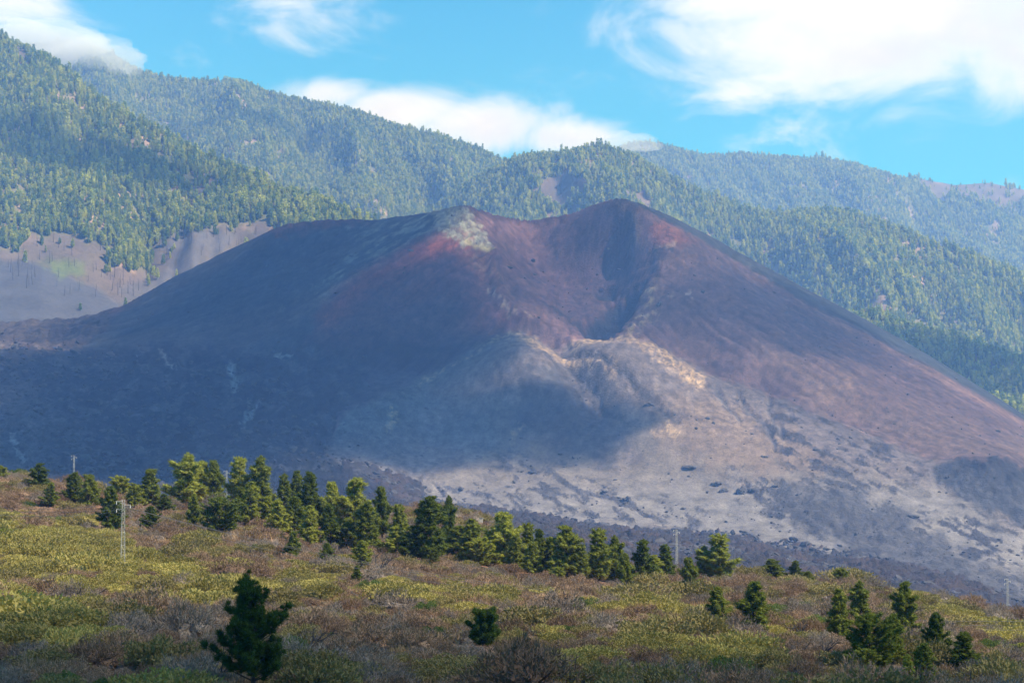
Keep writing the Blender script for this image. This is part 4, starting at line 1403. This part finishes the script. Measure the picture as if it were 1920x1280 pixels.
# ------------------------------------------------------------------ scrub on the near slope
def build_scrub():
    r = np.random.default_rng(31)
    SH = [  # mesh, name
        (matted(dome_mesh('cushion_shrub', 1, 2400, 0.085, 0.050, 0.66, 0.8, 0.08), M_CUSH), 'cushion_shrub'),
        (matted(dome_mesh('cushion_shrub', 2, 2400, 0.080, 0.050, 0.58, 0.8, 0.12), M_CUSH), 'cushion_shrub'),
        (matted(dome_mesh('olive_shrub', 3, 2000, 0.10, 0.055, 0.70, 0.5, 0.16, 6), M_OLIVE), 'olive_shrub'),
        (matted(dome_mesh('olive_shrub', 4, 2000, 0.10, 0.055, 0.62, 0.5, 0.20, 6), M_OLIVE), 'olive_shrub'),
        (matted(dome_mesh('dry_shrub', 5, 2400, 0.13, 0.026, 0.68, 0.5, 0.18, 10, 0.4), M_DRY), 'dry_shrub'),
        (matted(dome_mesh('dry_shrub', 6, 2400, 0.12, 0.026, 0.60, 0.5, 0.22, 10, 0.4), M_DRY), 'dry_shrub'),
        (matted(dome_mesh('grey_shrub', 7, 2300, 0.15, 0.022, 0.75, 0.6, 0.18, 10, 0.35), M_GREY), 'grey_shrub'),
        (matted(dome_mesh('green_shrub', 8, 2000, 0.10, 0.055, 0.80, 0.6, 0.14, 4), M_GREEN), 'green_shrub'),
        (matted(twig_mesh('dead_bush', 9), M_DEAD), 'dead_bush'),
        (matted(twig_mesh('dead_bush', 10, 48, 0.7, 0.017, 1.0), M_DEAD), 'dead_bush'),
        (matted(grass_mesh('grass_tuft', 11), M_GRASS), 'grass_tuft'),
    ]
    N = 45000
    a = r.uniform(-430, 2400, N)
    y = np.sqrt(r.uniform(101 ** 2, 430 ** 2, N))
    x = (a - 960) * K * y
    z = hill_z(x, y)
    px, py = proj(x, y, z)
    n1 = fbm(x / 13, y / 20, 601, 3)
    n2 = fbm(x / 9, y / 12, 607, 3)
    yel = np.maximum.reduce([
        poly_mask(px, py, [(-300, 975), (120, 985), (230, 1030), (330, 1060), (560, 1085), (640, 1100), (600, 1125), (420, 1120), (250, 1110), (60, 1080), (-300, 1060)], 26),
        0.75 * poly_mask(px, py, [(-300, 1070), (200, 1090), (500, 1120), (400, 1150), (100, 1130), (-300, 1110)], 30),
        0.95 * poly_mask(px, py, [(-200, 1175), (60, 1170), (180, 1185), (230, 1210), (150, 1230), (-200, 1220)], 16),
        0.3 * line_mask(px, py, [(700, 1110), (900, 1125), (1100, 1145), (1300, 1165), (1500, 1190)], 45),
        0.5 * line_mask(px, py, [(1700, 1120), (1800, 1160), (1920, 1215)], 40),
        0.25 * line_mask(px, py, [(1000, 1200), (1200, 1215), (1400, 1235)], 30)])
    shade = poly_mask(px, py, [(-300, 1190), (300, 1170), (800, 1195), (1200, 1230), (1500, 1300), (-300, 1400)], 30)
    u = r.uniform(size=N)
    py_c = np.clip(-0.02 + 0.84 * yel + 0.10 * n1, 0, 0.92)
    kind = np.where(u < py_c, r.integers(0, 2, N), -1)
    rest = kind < 0
    v = r.uniform(size=N) + 0.22 * n2
    oth = np.select([v < 0.16, v < 0.55, v < 0.72, v < 0.732, v < 0.76], [r.integers(2, 4, N), r.integers(4, 6, N), np.full(N, 6), np.full(N, 7), r.integers(8, 10, N)], 10)
    kind = np.where(rest, oth, kind)
    base = np.array([1.25, 1.32, 1.05, 1.05, 1.0, 1.0, 0.95, 0.9, 1.15, 1.2, 0.8])[kind]
    s = base * np.exp(r.normal(0, 0.36, N)) * 1.12
    s = np.where((kind == 10), s * 1.1, s)
    # keep clear under the pines
    for (tx, ty, tr_, _) in PINE_POS:
        near = ((x - tx) / (0.85 * tr_ + 0.5)) ** 2 + ((y - ty + 2.5) / (tr_ + 3.0)) ** 2 < 1
        s = np.where(near, 0, s)
        red = ((x - tx) / (1.6 * tr_ + 1)) ** 2 + ((y - ty) / (2.2 * tr_ + 2)) ** 2 < 1
        s = np.where(red & (r.uniform(size=N) < 0.45), 0, s)
    # bushes keep their own room: the bigger one stays, dry grass fills the gaps
    order = np.argsort(-s)
    cells = {}
    for i in order:
        if s[i] <= 0:
            break
        if kind[i] == 10:
            if r.uniform() < 0.6:
                s[i] = 0
            continue
        cx, cy = int(x[i] // 3), int(y[i] // 3)
        clash = False
        for gx in (cx - 1, cx, cx + 1):
            for gy in (cy - 1, cy, cy + 1):
                for j in cells.get((gx, gy), ()):
                    if (x[i] - x[j]) ** 2 + (y[i] - y[j]) ** 2 < (0.62 * (s[i] + s[j])) ** 2:
                        clash = True
                        break
                if clash:
                    break
            if clash:
                break
        if clash:
            s[i] = 0
        else:
            cells.setdefault((cx, cy), []).append(i)
    ok = s > 0
    x, y, z, px, py, kind, s = [q[ok] for q in (x, y, z, px, py, kind, s)]
    n = len(x)
    rot = np.stack([r.normal(0, 0.06, n), r.normal(0, 0.06, n), r.uniform(0, 6.28, n)], 1)
    hz = np.array([0.85, 0.8, 0.9, 0.85, 0.85, 0.8, 0.95, 0.95, 1.05, 1.1, 1.0])[kind] * r.uniform(0.8, 1.15, n)
    scl = np.stack([s * r.uniform(0.9, 1.2, n), s, s * hz], 1)
    pts = np.stack([x, y, z - 0.04], 1)
    ins = (px > 5) & (px < 1915) & (py < 1285)
    size = np.where(ins & (kind != 10), s / y, 0)
    top = np.argsort(-size)[:290]
    src = [None] * len(SH)
    look = {'cushion_shrub': 'yellow-green cushion shrub', 'olive_shrub': 'olive leafy shrub', 'dry_shrub': 'dry reddish-brown shrub', 'grey_shrub': 'grey twiggy shrub', 'green_shrub': 'fresh green bush', 'dead_bush': 'dead bare bush'}
    LAND = [('the bottom left corner', 0, 1280), ('the near dark pine', 475, 1190), ('the near pylon foot', 230, 1075), ('the round dark pine', 906, 1185), ('the neat conical pine', 1348, 1140), ('the wide dark pine', 1410, 1150), ('the very wide pine', 1632, 1215), ('the ragged pine', 1814, 1235), ('the bottom right corner', 1920, 1280), ('the bottom centre', 700, 1280), ('the bottom middle right', 1180, 1280), ('the tall centre column pine', 1174, 1075), ('the left edge', 0, 1120), ('the small dark pine', 680, 1040)]
    byname = {}
    for i in top:
        dl = [math.hypot(px[i] - q[1], (py[i] - q[2]) * 1.6) for q in LAND]
        j = int(np.argmin(dl))
        dx, dy = px[i] - LAND[j][1], py[i] - LAND[j][2]
        rel = 'right of' if dx > 0 else 'left of'
        if abs(dy) > 28:
            rel = ('below and ' if dy > 0 else 'above and ') + rel
        byname.setdefault((look[SH[kind[i]][1]], rel + ' ' + LAND[j][0]), []).append((dl[j], i))
    names, grp = {}, {}
    ORD = ['nearest to it', 'second nearest to it', 'third nearest to it', 'fourth nearest to it', 'fifth nearest to it', 'sixth nearest to it', 'seventh nearest to it', 'eighth nearest to it']
    for (lk, rel), lst in byname.items():
        lst.sort()
        for k, (_, i) in enumerate(lst):
            names[i] = lk + ' ' + rel + ('' if len(lst) == 1 else ', ' + ORD[k] if k < 8 else ', farther out than eight alike')
            grp[i] = lk + 's on the near slope'
    for i in top:
        nm = SH[kind[i]][1]
        lab = names[i]
        o = link(nm, SH[kind[i]][0], label=lab, category='bush' if nm == 'dead_bush' else 'shrub', group=grp[i].replace('bushs', 'bushes').replace('bush of dark bare branchess', 'bushes of dark bare branches'))
        o.location = pts[i]
        o.rotation_euler = rot[i]
        o.scale = scl[i]
        if src[kind[i]] is None:
            src[kind[i]] = o
    # kinds without a single in view that large: use one of that kind nearest the camera
    for kx in range(len(SH)):
        if src[kx] is None:
            cand = np.nonzero((kind == kx) & ins)[0]
            i = cand[np.argmin(y[cand])]
            nm = SH[kx][1]
            o = link(nm, SH[kx][0], label='single tuft of tall dry grass nearest the bottom edge' if kx == 10 else look[nm] + ' standing alone near the bottom edge', category='grass' if kx == 10 else 'shrub')
            o.location = pts[i]
            o.rotation_euler = rot[i]
            o.scale = scl[i]
            if kx == 10:
                o['kind'] = 'stuff'
            src[kx] = o
            top = np.append(top, i)
    m = np.ones(n, bool)
    m[top] = False
    scatter('scrub', pts[m], rot[m], scl[m], kind[m], src, label='dense dry scrub covering the near slope', category='scrub')
    # hand-placed dead trees and bushes that stand out
    for px_, py_, sc_, kx, words in [
        (160, 1130, 2.6, 9, 'tall dead bush with crooked arms left of the pylon foot'), (245, 1140, 2.5, 9, 'dead bush with one upright stem below the pylon'),
        (325, 1100, 1.6, 8, 'dead branch leaning out of a dark shrub right of the pylon'), (348, 1150, 2.4, 9, 'dead bush with a slanted trunk left of the near pine'),
        (178, 1215, 1.5, 9, 'small forked dead stem beside round yellow cushions'), (160, 1055, 1.7, 8, 'dark dead bush in the sunlit yellow shrubs'),
        (130, 1060, 1.5, 8, 'dead bush left of another in sunlit shrubs'), (1190, 1200, 2.3, 9, 'pale dead bush at the lower middle of the slope'),
        (640, 1110, 1.6, 8, 'dead bush right of the near dark pine top'), (22, 1022, 1.5, 9, 'dead stick bush by the low dark pine at the left edge'),
        (1500, 1235, 1.7, 8, 'dead bush low on the slope left of the right clump'), (1075, 1235, 1.7, 8, 'dead bush near the bottom right of the round dark pine'),
        (560, 1120, 1.5, 9, 'dead bush touching the near dark pine on its right'), (620, 1240, 1.9, 8, 'grey dead bush at the bottom right of the near pine'),
    ]:
        q = drop(px_, py_)
        o = link('dead_bush', SH[kx][0], label=words, category='bush')
        o.location = q
        o.scale = (sc_, sc_, sc_)
        o.rotation_euler = (0, 0, r.uniform(0, 6.28))
    for px_, py_, sc_, words in [(105, 1178, 2.1, 'big feathery green bush above the round yellow cushions'), (697, 1110, 1.9, 'dark leafy green bush below the middle of the grove'), (383, 1091, 0.9, 'small bright green bush on the sandy bare strip'), (1100, 1128, 0.9, 'small bright green round bush below the centre pines'), (100, 985, 2.0, 'long green bush at the top of the yellow patch')]:
        q = drop(px_, py_)
        o = link('green_shrub', SH[7][0], label=words, category='bush')
        o.location = q
        o.scale = (sc_ * 1.15, sc_, sc_ * 0.8)
        o.rotation_euler = (0, 0, r.uniform(0, 6.28))


build_scrub()


# ------------------------------------------------------------------ rocks
def rock_mesh(name, seed, sub=3, amp=0.45, squash=0.75, cut=None):
    import bmesh
    bm_ = bmesh.new()
    bmesh.ops.create_icosphere(bm_, subdivisions=sub, radius=1)
    for v in bm_.verts:
        q = v.co * 1.1 + Vector((seed * 3.7, seed * 1.3, 0))
        k = 1 + amp * (mnoise.fractal(q, 0.8, 2.2, 4)) + 0.25 * mnoise.noise(q * 3)
        v.co *= k
        v.co.z *= squash
    me = bpy.data.meshes.new(name)
    bm_.to_mesh(me)
    bm_.free()
    return me


def on_volc(px, py):
    Ds = np.linspace(1500, 2500, 900)
    q = np.array([P(px, py, D) for D in Ds])
    g = VOLC(q[:, 0], q[:, 1])
    i = int(np.argmax(q[:, 2] <= g))
    return np.array([q[i, 0], q[i, 1], g[i]])


for k, (px, py, w_, h_, words) in enumerate([
    (1326, 786, 11, 9, 'upper left one of two small dark boulders on tan ash'), (1338, 794, 8, 7, 'lower right one of two small dark boulders on tan ash'),
    (1433, 858, 15, 9, 'lone dark boulder on the tan ash right of the mounds'), (1344, 908, 20, 12, 'upper of two dark boulders low on the ash'),
    (1357, 921, 19, 12, 'lower of two dark boulders low on the ash'), (1176, 938, 19, 15, 'peaked dark boulder near the edge of the lava field'),
    (998, 885, 14, 6, 'flat dark boulder on pale ash under the left mound'), (1290, 876, 26, 7, 'long low dark rock lying on pale ash'),
    (1217, 761, 22, 10, 'broken dark outcrop on the mound shoulder'), (890, 743, 11, 5, 'small dark rock on the shaded left mound'),
    (1710, 968, 30, 9, 'long dark rock far right on the ash apron'), (1281, 954, 10, 6, 'small dark rock above the pylon on the ash'),
    (1390, 925, 24, 22, 'big brown block at the left of the wrinkled flow'), (1412, 921, 22, 14, 'dark block beside the big brown one'),
    (1453, 912, 14, 6, 'flat dark rock above the wrinkled flow'), (1160, 934, 14, 6, 'low rubble left of the peaked boulder')]):
    q = on_volc(px, py)
    kk = K * wpx(q)
    me = matted(rock_mesh('boulder', k + 2, 3), M_ROCK)
    o = link('boulder', me, label=words, category='rock', group='dark boulders on the ash')
    o.location = q
    o.scale = (w_ * kk * 0.5, w_ * kk * 0.42, h_ * kk * 0.62)
    o.rotation_euler = (0, 0, k * 1.7)
r = np.random.default_rng(12)
for k, (px, py, w_, words) in enumerate([
    (1545, 1126, 13, 'pale stone on the right crest beside a second one'), (1555, 1123, 10, 'smaller pale stone right of another on the right crest'),
    (1335, 1108, 12, 'pale flat stone right of the narrow dark pine'), (1455, 1150, 12, 'grey stone in the middle of the open right slope'),
    (1462, 1137, 13, 'grey stone just above another on the open right slope'), (1725, 1150, 14, 'grey stone right of the black-green pine'),
    (640, 1140, 26, 'black lava rock half in shrubs right of the near pine'), (656, 1146, 20, 'black lava rock lying right of another in shrubs'),
    (455, 985, 9, 'white stone at the foot of the open crowned pine'), (85, 1096, 10, 'pale stone on the sunlit left slope')]):
    q = drop(px, py)
    kk = K * wpx(q)
    o = link('rock', matted(rock_mesh('rock', k + 30, 2), M_ROCK if 'black' in words else M_STONE), label=words, category='rock')
    o.location = q + np.array([0, -0.6, 0.35])
    o.scale = (w_ * kk * 0.55, w_ * kk * 0.5, w_ * kk * 0.45)
    o.rotation_euler = (0, 0, k)


def build_rubble():
    r = np.random.default_rng(202)
    N = 26000
    a = r.uniform(-60, 1980, N)
    y = np.sqrt(r.uniform(950 ** 2, 2600 ** 2, N))
    x = (a - 960) * K * y
    z = VOLC(x, y)
    px, py = proj(x, y, z)
    edge = np.interp(px, LAVA_EDGE[:, 0], LAVA_EDGE[:, 1])
    lava = py > edge + 2
    near = np.exp(-np.abs(edge - py) / 40.0)
    cl = fbm(x / 45, y / 60, 205, 4)
    p_ = np.where(lava, 0.75, 0.03 + 0.40 * near + 0.35 * np.clip(cl, 0, 1)) * np.where(px < 640, 0.5, 1.0)
    p_ = np.where((py < 640) & ~lava, 0.08, p_)
    ok = (r.uniform(size=N) < p_) & (y < np.interp(x / y, _ra, _rw[:, 1]) - 20)
    x, y, z, lava, near = x[ok], y[ok], z[ok], lava[ok], near[ok]
    n = len(x)
    s_ = np.exp(r.normal(0, 0.5, n)) * np.where(lava, 1.7, 0.95)
    s_ = np.minimum(s_, 4.5)
    zz = z + np.where(lava, 3.0, -0.1 * s_)
    scl = np.stack([s_ * r.uniform(0.7, 1.5, n), s_ * r.uniform(0.7, 1.3, n), s_ * r.uniform(0.5, 1.0, n)], 1)
    rot = np.stack([r.normal(0, 0.3, n), r.normal(0, 0.3, n), r.uniform(0, 6.28, n)], 1)
    src = []
    for i in range(3):
        q = on_volc(1600 + 40 * i, 985 + 12 * i)
        o = link('boulder', matted(rock_mesh('boulder', 60 + i, 2), M_ROCK), label=('left', 'middle', 'right')[i] + ' one of three small dark boulders on the lower right ash', category='rock', group='dark boulders on the ash')
        o.location = q
        o.scale = (2.6, 2.2, 1.7)
        src.append(o)
    scatter('rubble', np.stack([x, y, zz], 1), rot, scl, r.integers(0, 3, n), src, label='loose dark lava rubble strewn over ash and lava', category='rubble')


build_rubble()


# ------------------------------------------------------------------ lattice pylons and cables
def bar(B, a, b, w):
    B.tube([a, b], [w, w], 4)


def make_pylon(base, H, label, rz=0.0):
    t = link('pylon', None, label=label, category='pylon', group='lattice power pylons')
    t.location = base
    t.rotation_euler = (0, 0, rz)
    B = Blades(1)
    w0, w1 = 0.24, 0.14
    th = 0.021
    cs = [(-1, -1), (1, -1), (1, 1), (-1, 1)]
    for sx, sy in cs:
        B.tube([(sx * w0, sy * w0, -0.6), (sx * w1, sy * w1, H)], [th * 1.25, th], 4)
    n = 11
    for i in range(n):
        h0, h1 = H * i / n, H * (i + 1) / n
        a0, a1 = w0 + (w1 - w0) * i / n, w0 + (w1 - w0) * (i + 1) / n
        for j in range(4):
            p_, q_ = cs[j], cs[(j + 1) % 4]
            if i % 2:
                p_, q_ = q_, p_
            bar(B, (p_[0] * a0, p_[1] * a0, h0), (q_[0] * a1, q_[1] * a1, h1), th * 0.7)
            bar(B, (cs[j][0] * a1, cs[j][1] * a1, h1), (cs[(j + 1) % 4][0] * a1, cs[(j + 1) % 4][1] * a1, h1), th * 0.6)
    link('lattice_mast', B.mesh('lattice_mast'), M_STEEL, t)
    ends = []
    for side, h in ((-1, H - 0.12), (1, H - 0.55), (-1, H - 1.0)):
        L = 0.78
        A = Blades(2)
        z = h
        bar(A, (side * w1, -w1, z), (side * L, 0, z), th)
        bar(A, (side * w1, w1, z), (side * L, 0, z), th)
        bar(A, (side * w1, 0, z - 0.28), (side * L, 0, z), th * 0.8)
        arm = link('crossarm', A.mesh('crossarm'), M_STEEL, t)
        I = Blades(3)
        hs = np.linspace(0, 0.36, 7)
        I.tube([(side * L * 0.97, 0, z - q) for q in hs], [th * (1.0 if i % 2 else 2.2) for i in range(7)], 6)
        link('insulator', I.mesh('insulator'), M_CERAM, arm)
        ends.append(Vector((side * L * 0.97, 0, z - 0.38)))
    M = Matrix.Translation(Vector(base)) @ Matrix.Rotation(rz, 4, 'Z')
    return [M @ e for e in ends]


def pylon_at(px, top, base, D, label, rz=0.3):
    b = P(px, base, D)
    tz = P(px, top, D)[2]
    return make_pylon(b, tz - b[2], label, rz)


b = drop(230, 1072)
near_ends = make_pylon(b, P(230, 937, b[1])[2] - b[2], 'tall pale lattice pylon on the sunlit yellow-green slope at left', 0.25)
pylon_at(137, 853, 1010, 560, 'distant lattice pylon rising behind the left ridge', 0.5)
pylon_at(424, 882, 990, 520, 'lattice pylon mostly hidden behind the left grove', 0.5)
pylon_at(1269, 992, 1078, 440, 'lattice pylon standing against the brown lava in the middle', 0.4)
pylon_at(1890, 1084, 1172, 420, 'lattice pylon at the right edge against dark lava', 0.4)


def cable(a, b, sag, label):
    B = Blades(1)
    n = 40
    pts = [np.array(a) * (1 - t) + np.array(b) * t - np.array([0, 0, sag * 4 * t * (1 - t)]) for t in np.linspace(0, 1, n)]
    B.tube(pts, [0.018] * n, 4)
    link('power_cable', B.mesh('power_cable'), M_WIRE, label=label, category='cable', group='cables of the near pylon')


for e, nm in zip(near_ends, ('top left', 'middle right', 'lower left')):
    cable(e, P(-260, 905 + e[2] * 0, 260) + np.array([0, 0, e[2] - near_ends[0][2]]), 1.6, 'thin cable running left from the %s arm of the near pylon' % nm)
    cable(e, P(2150, 1160, 205) + np.array([0, 0, e[2] - near_ends[0][2]]), 4.2, 'thin cable running right from the %s arm of the near pylon' % nm)


# low rendered wall beyond the grove
def wall():
    q = drop(895, 976, 300, 470)
    t = link('garden_wall', None, label='short pale wall beyond the main grove at the lava edge', category='wall')
    t.location = q
    t.rotation_euler = (0, 0, -0.1)
    r_ = np.random.default_rng(3)

    def box(nm, x0, x1, y0, y1, z0, z1, m):
        v = [(x, y_, z) for z in (z0, z1) for y_ in (y0, y1) for x in (x0, x1)]
        f = [(0, 2, 3, 1), (4, 5, 7, 6), (0, 1, 5, 4), (2, 6, 7, 3), (0, 4, 6, 2), (1, 3, 7, 5)]
        return link(nm, mesh_np(nm, v, f), m, t)
    box('wall_body', -1.1, 1.1, -0.15, 0.15, -0.4, 0.55, M_WALL)
    box('coping', -1.15, 1.15, -0.2, 0.2, 0.553, 0.66, M_STONE)


wall()


# ------------------------------------------------------------------ clouds overhead (their shadows lie on the cone and the near slope)
def cloud_material(name, dens):
    m, t, out = new_mat(name)
    v = t.new('ShaderNodeVolumePrincipled')
    v.inputs['Color'].default_value = (0.96, 0.97, 1.0, 1)
    v.inputs['Density'].default_value = dens
    t.l.new(v.outputs[0], out.inputs['Volume'])
    return m


def mist(c, size, dens, seed):
    import bmesh
    bm_ = bmesh.new()
    bmesh.ops.create_icosphere(bm_, subdivisions=4, radius=1)
    for v in bm_.verts:
        q = v.co * 1.3 + Vector((seed * 5.1, 2, seed))
        v.co *= max(0.4, 1 + 0.5 * mnoise.fractal(q, 0.9, 2.1, 4))
    me = bpy.data.meshes.new('mist')
    bm_.to_mesh(me)
    bm_.free()
    o = link('mist', matted(me, cloud_material('mist_vapour', dens)), kind='stuff', label='thin mist lying on the mountain crest', category='mist')
    o.location = c
    o.scale = size


def cloud(target, size, dens, seed, lift=1640.0, turn=0.0):
    import bmesh
    c = np.array(target) + SUN * (lift - target[2]) / SUN[2]
    bm_ = bmesh.new()
    bmesh.ops.create_icosphere(bm_, subdivisions=5, radius=1)
    for v in bm_.verts:
        q = v.co * 1.4 + Vector((seed * 5.1, 0, seed))
        k = 1 + 0.55 * mnoise.fractal(q, 0.9, 2.1, 5)
        v.co *= max(0.35, k)
    for ax in range(3):
        lo = min(v.co[ax] for v in bm_.verts)
        hi = max(v.co[ax] for v in bm_.verts)
        for v in bm_.verts:
            v.co[ax] = (v.co[ax] - lo) / (hi - lo) * 2 - 1
    me = bpy.data.meshes.new('cloud')
    bm_.to_mesh(me)
    bm_.free()
    o = link('cloud', matted(me, cloud_material('cloud_vapour', dens)), kind='stuff', label='drifting cloud above the volcano', category='cloud')
    o.location = c
    o.scale = size
    o.rotation_euler = (0, 0, turn)


cloud(P(290, 760, 2010), (370, 760, 80), 0.022, 1)
cloud(P(650, 670, 2270), (150, 270, 70), 0.022, 2)
cloud(P(890, 810, 2080), (215, 125, 70), 0.024, 3)
cloud(P(1480, 590, 2490), (310, 200, 60), 0.011, 4)
cloud(P(1040, 530, 2540), (150, 200, 50), 0.008, 8)
cloud((-80, -138, -13), (330, 352, 80), 0.028, 5)
cloud(P(470, 530, 2540), (235, 190, 60), 0.018, 11)
cloud(P(1800, 650, 3000), (260, 150, 60), 0.018, 6)
cloud(P(120, 290, 3230), (360, 110, 50), 0.016, 7)
cloud(P(520, 225, 5050), (330, 90, 50), 0.009, 9)


mist(P(95, 82, 5350), (165, 110, 62), 0.010, 1)
mist(P(185, 112, 5250), (130, 80, 52), 0.008, 2)
mist(P(1180, 268, 4650), (70, 60, 24), 0.006, 4)


# ------------------------------------------------------------------ haze
def haze():
    x, y0, y1, z0, z1 = 3350, -420, 7150, -191, 1330
    v = [(sx * x, yy, zz) for zz in (z0, z1) for yy in (y0, y1) for sx in (-1, 1)]
    f = [(0, 2, 3, 1), (4, 5, 7, 6), (0, 1, 5, 4), (2, 6, 7, 3), (0, 4, 6, 2), (1, 3, 7, 5)]
    m, t, out = new_mat('blue_air')
    vp = t.new('ShaderNodeVolumePrincipled')
    vp.inputs['Color'].default_value = (0.23, 0.43, 1.0, 1)
    vp.inputs['Absorption Color'].default_value = (1, 1, 1, 1)
    vp.inputs['Density'].default_value = 0.000136
    vp.inputs['Anisotropy'].default_value = 0.1
    t.l.new(vp.outputs[0], out.inputs['Volume'])
    link('haze', mesh_np('haze', v, f), m, kind='stuff', label='blue haze filling the valley air', category='haze')


haze()
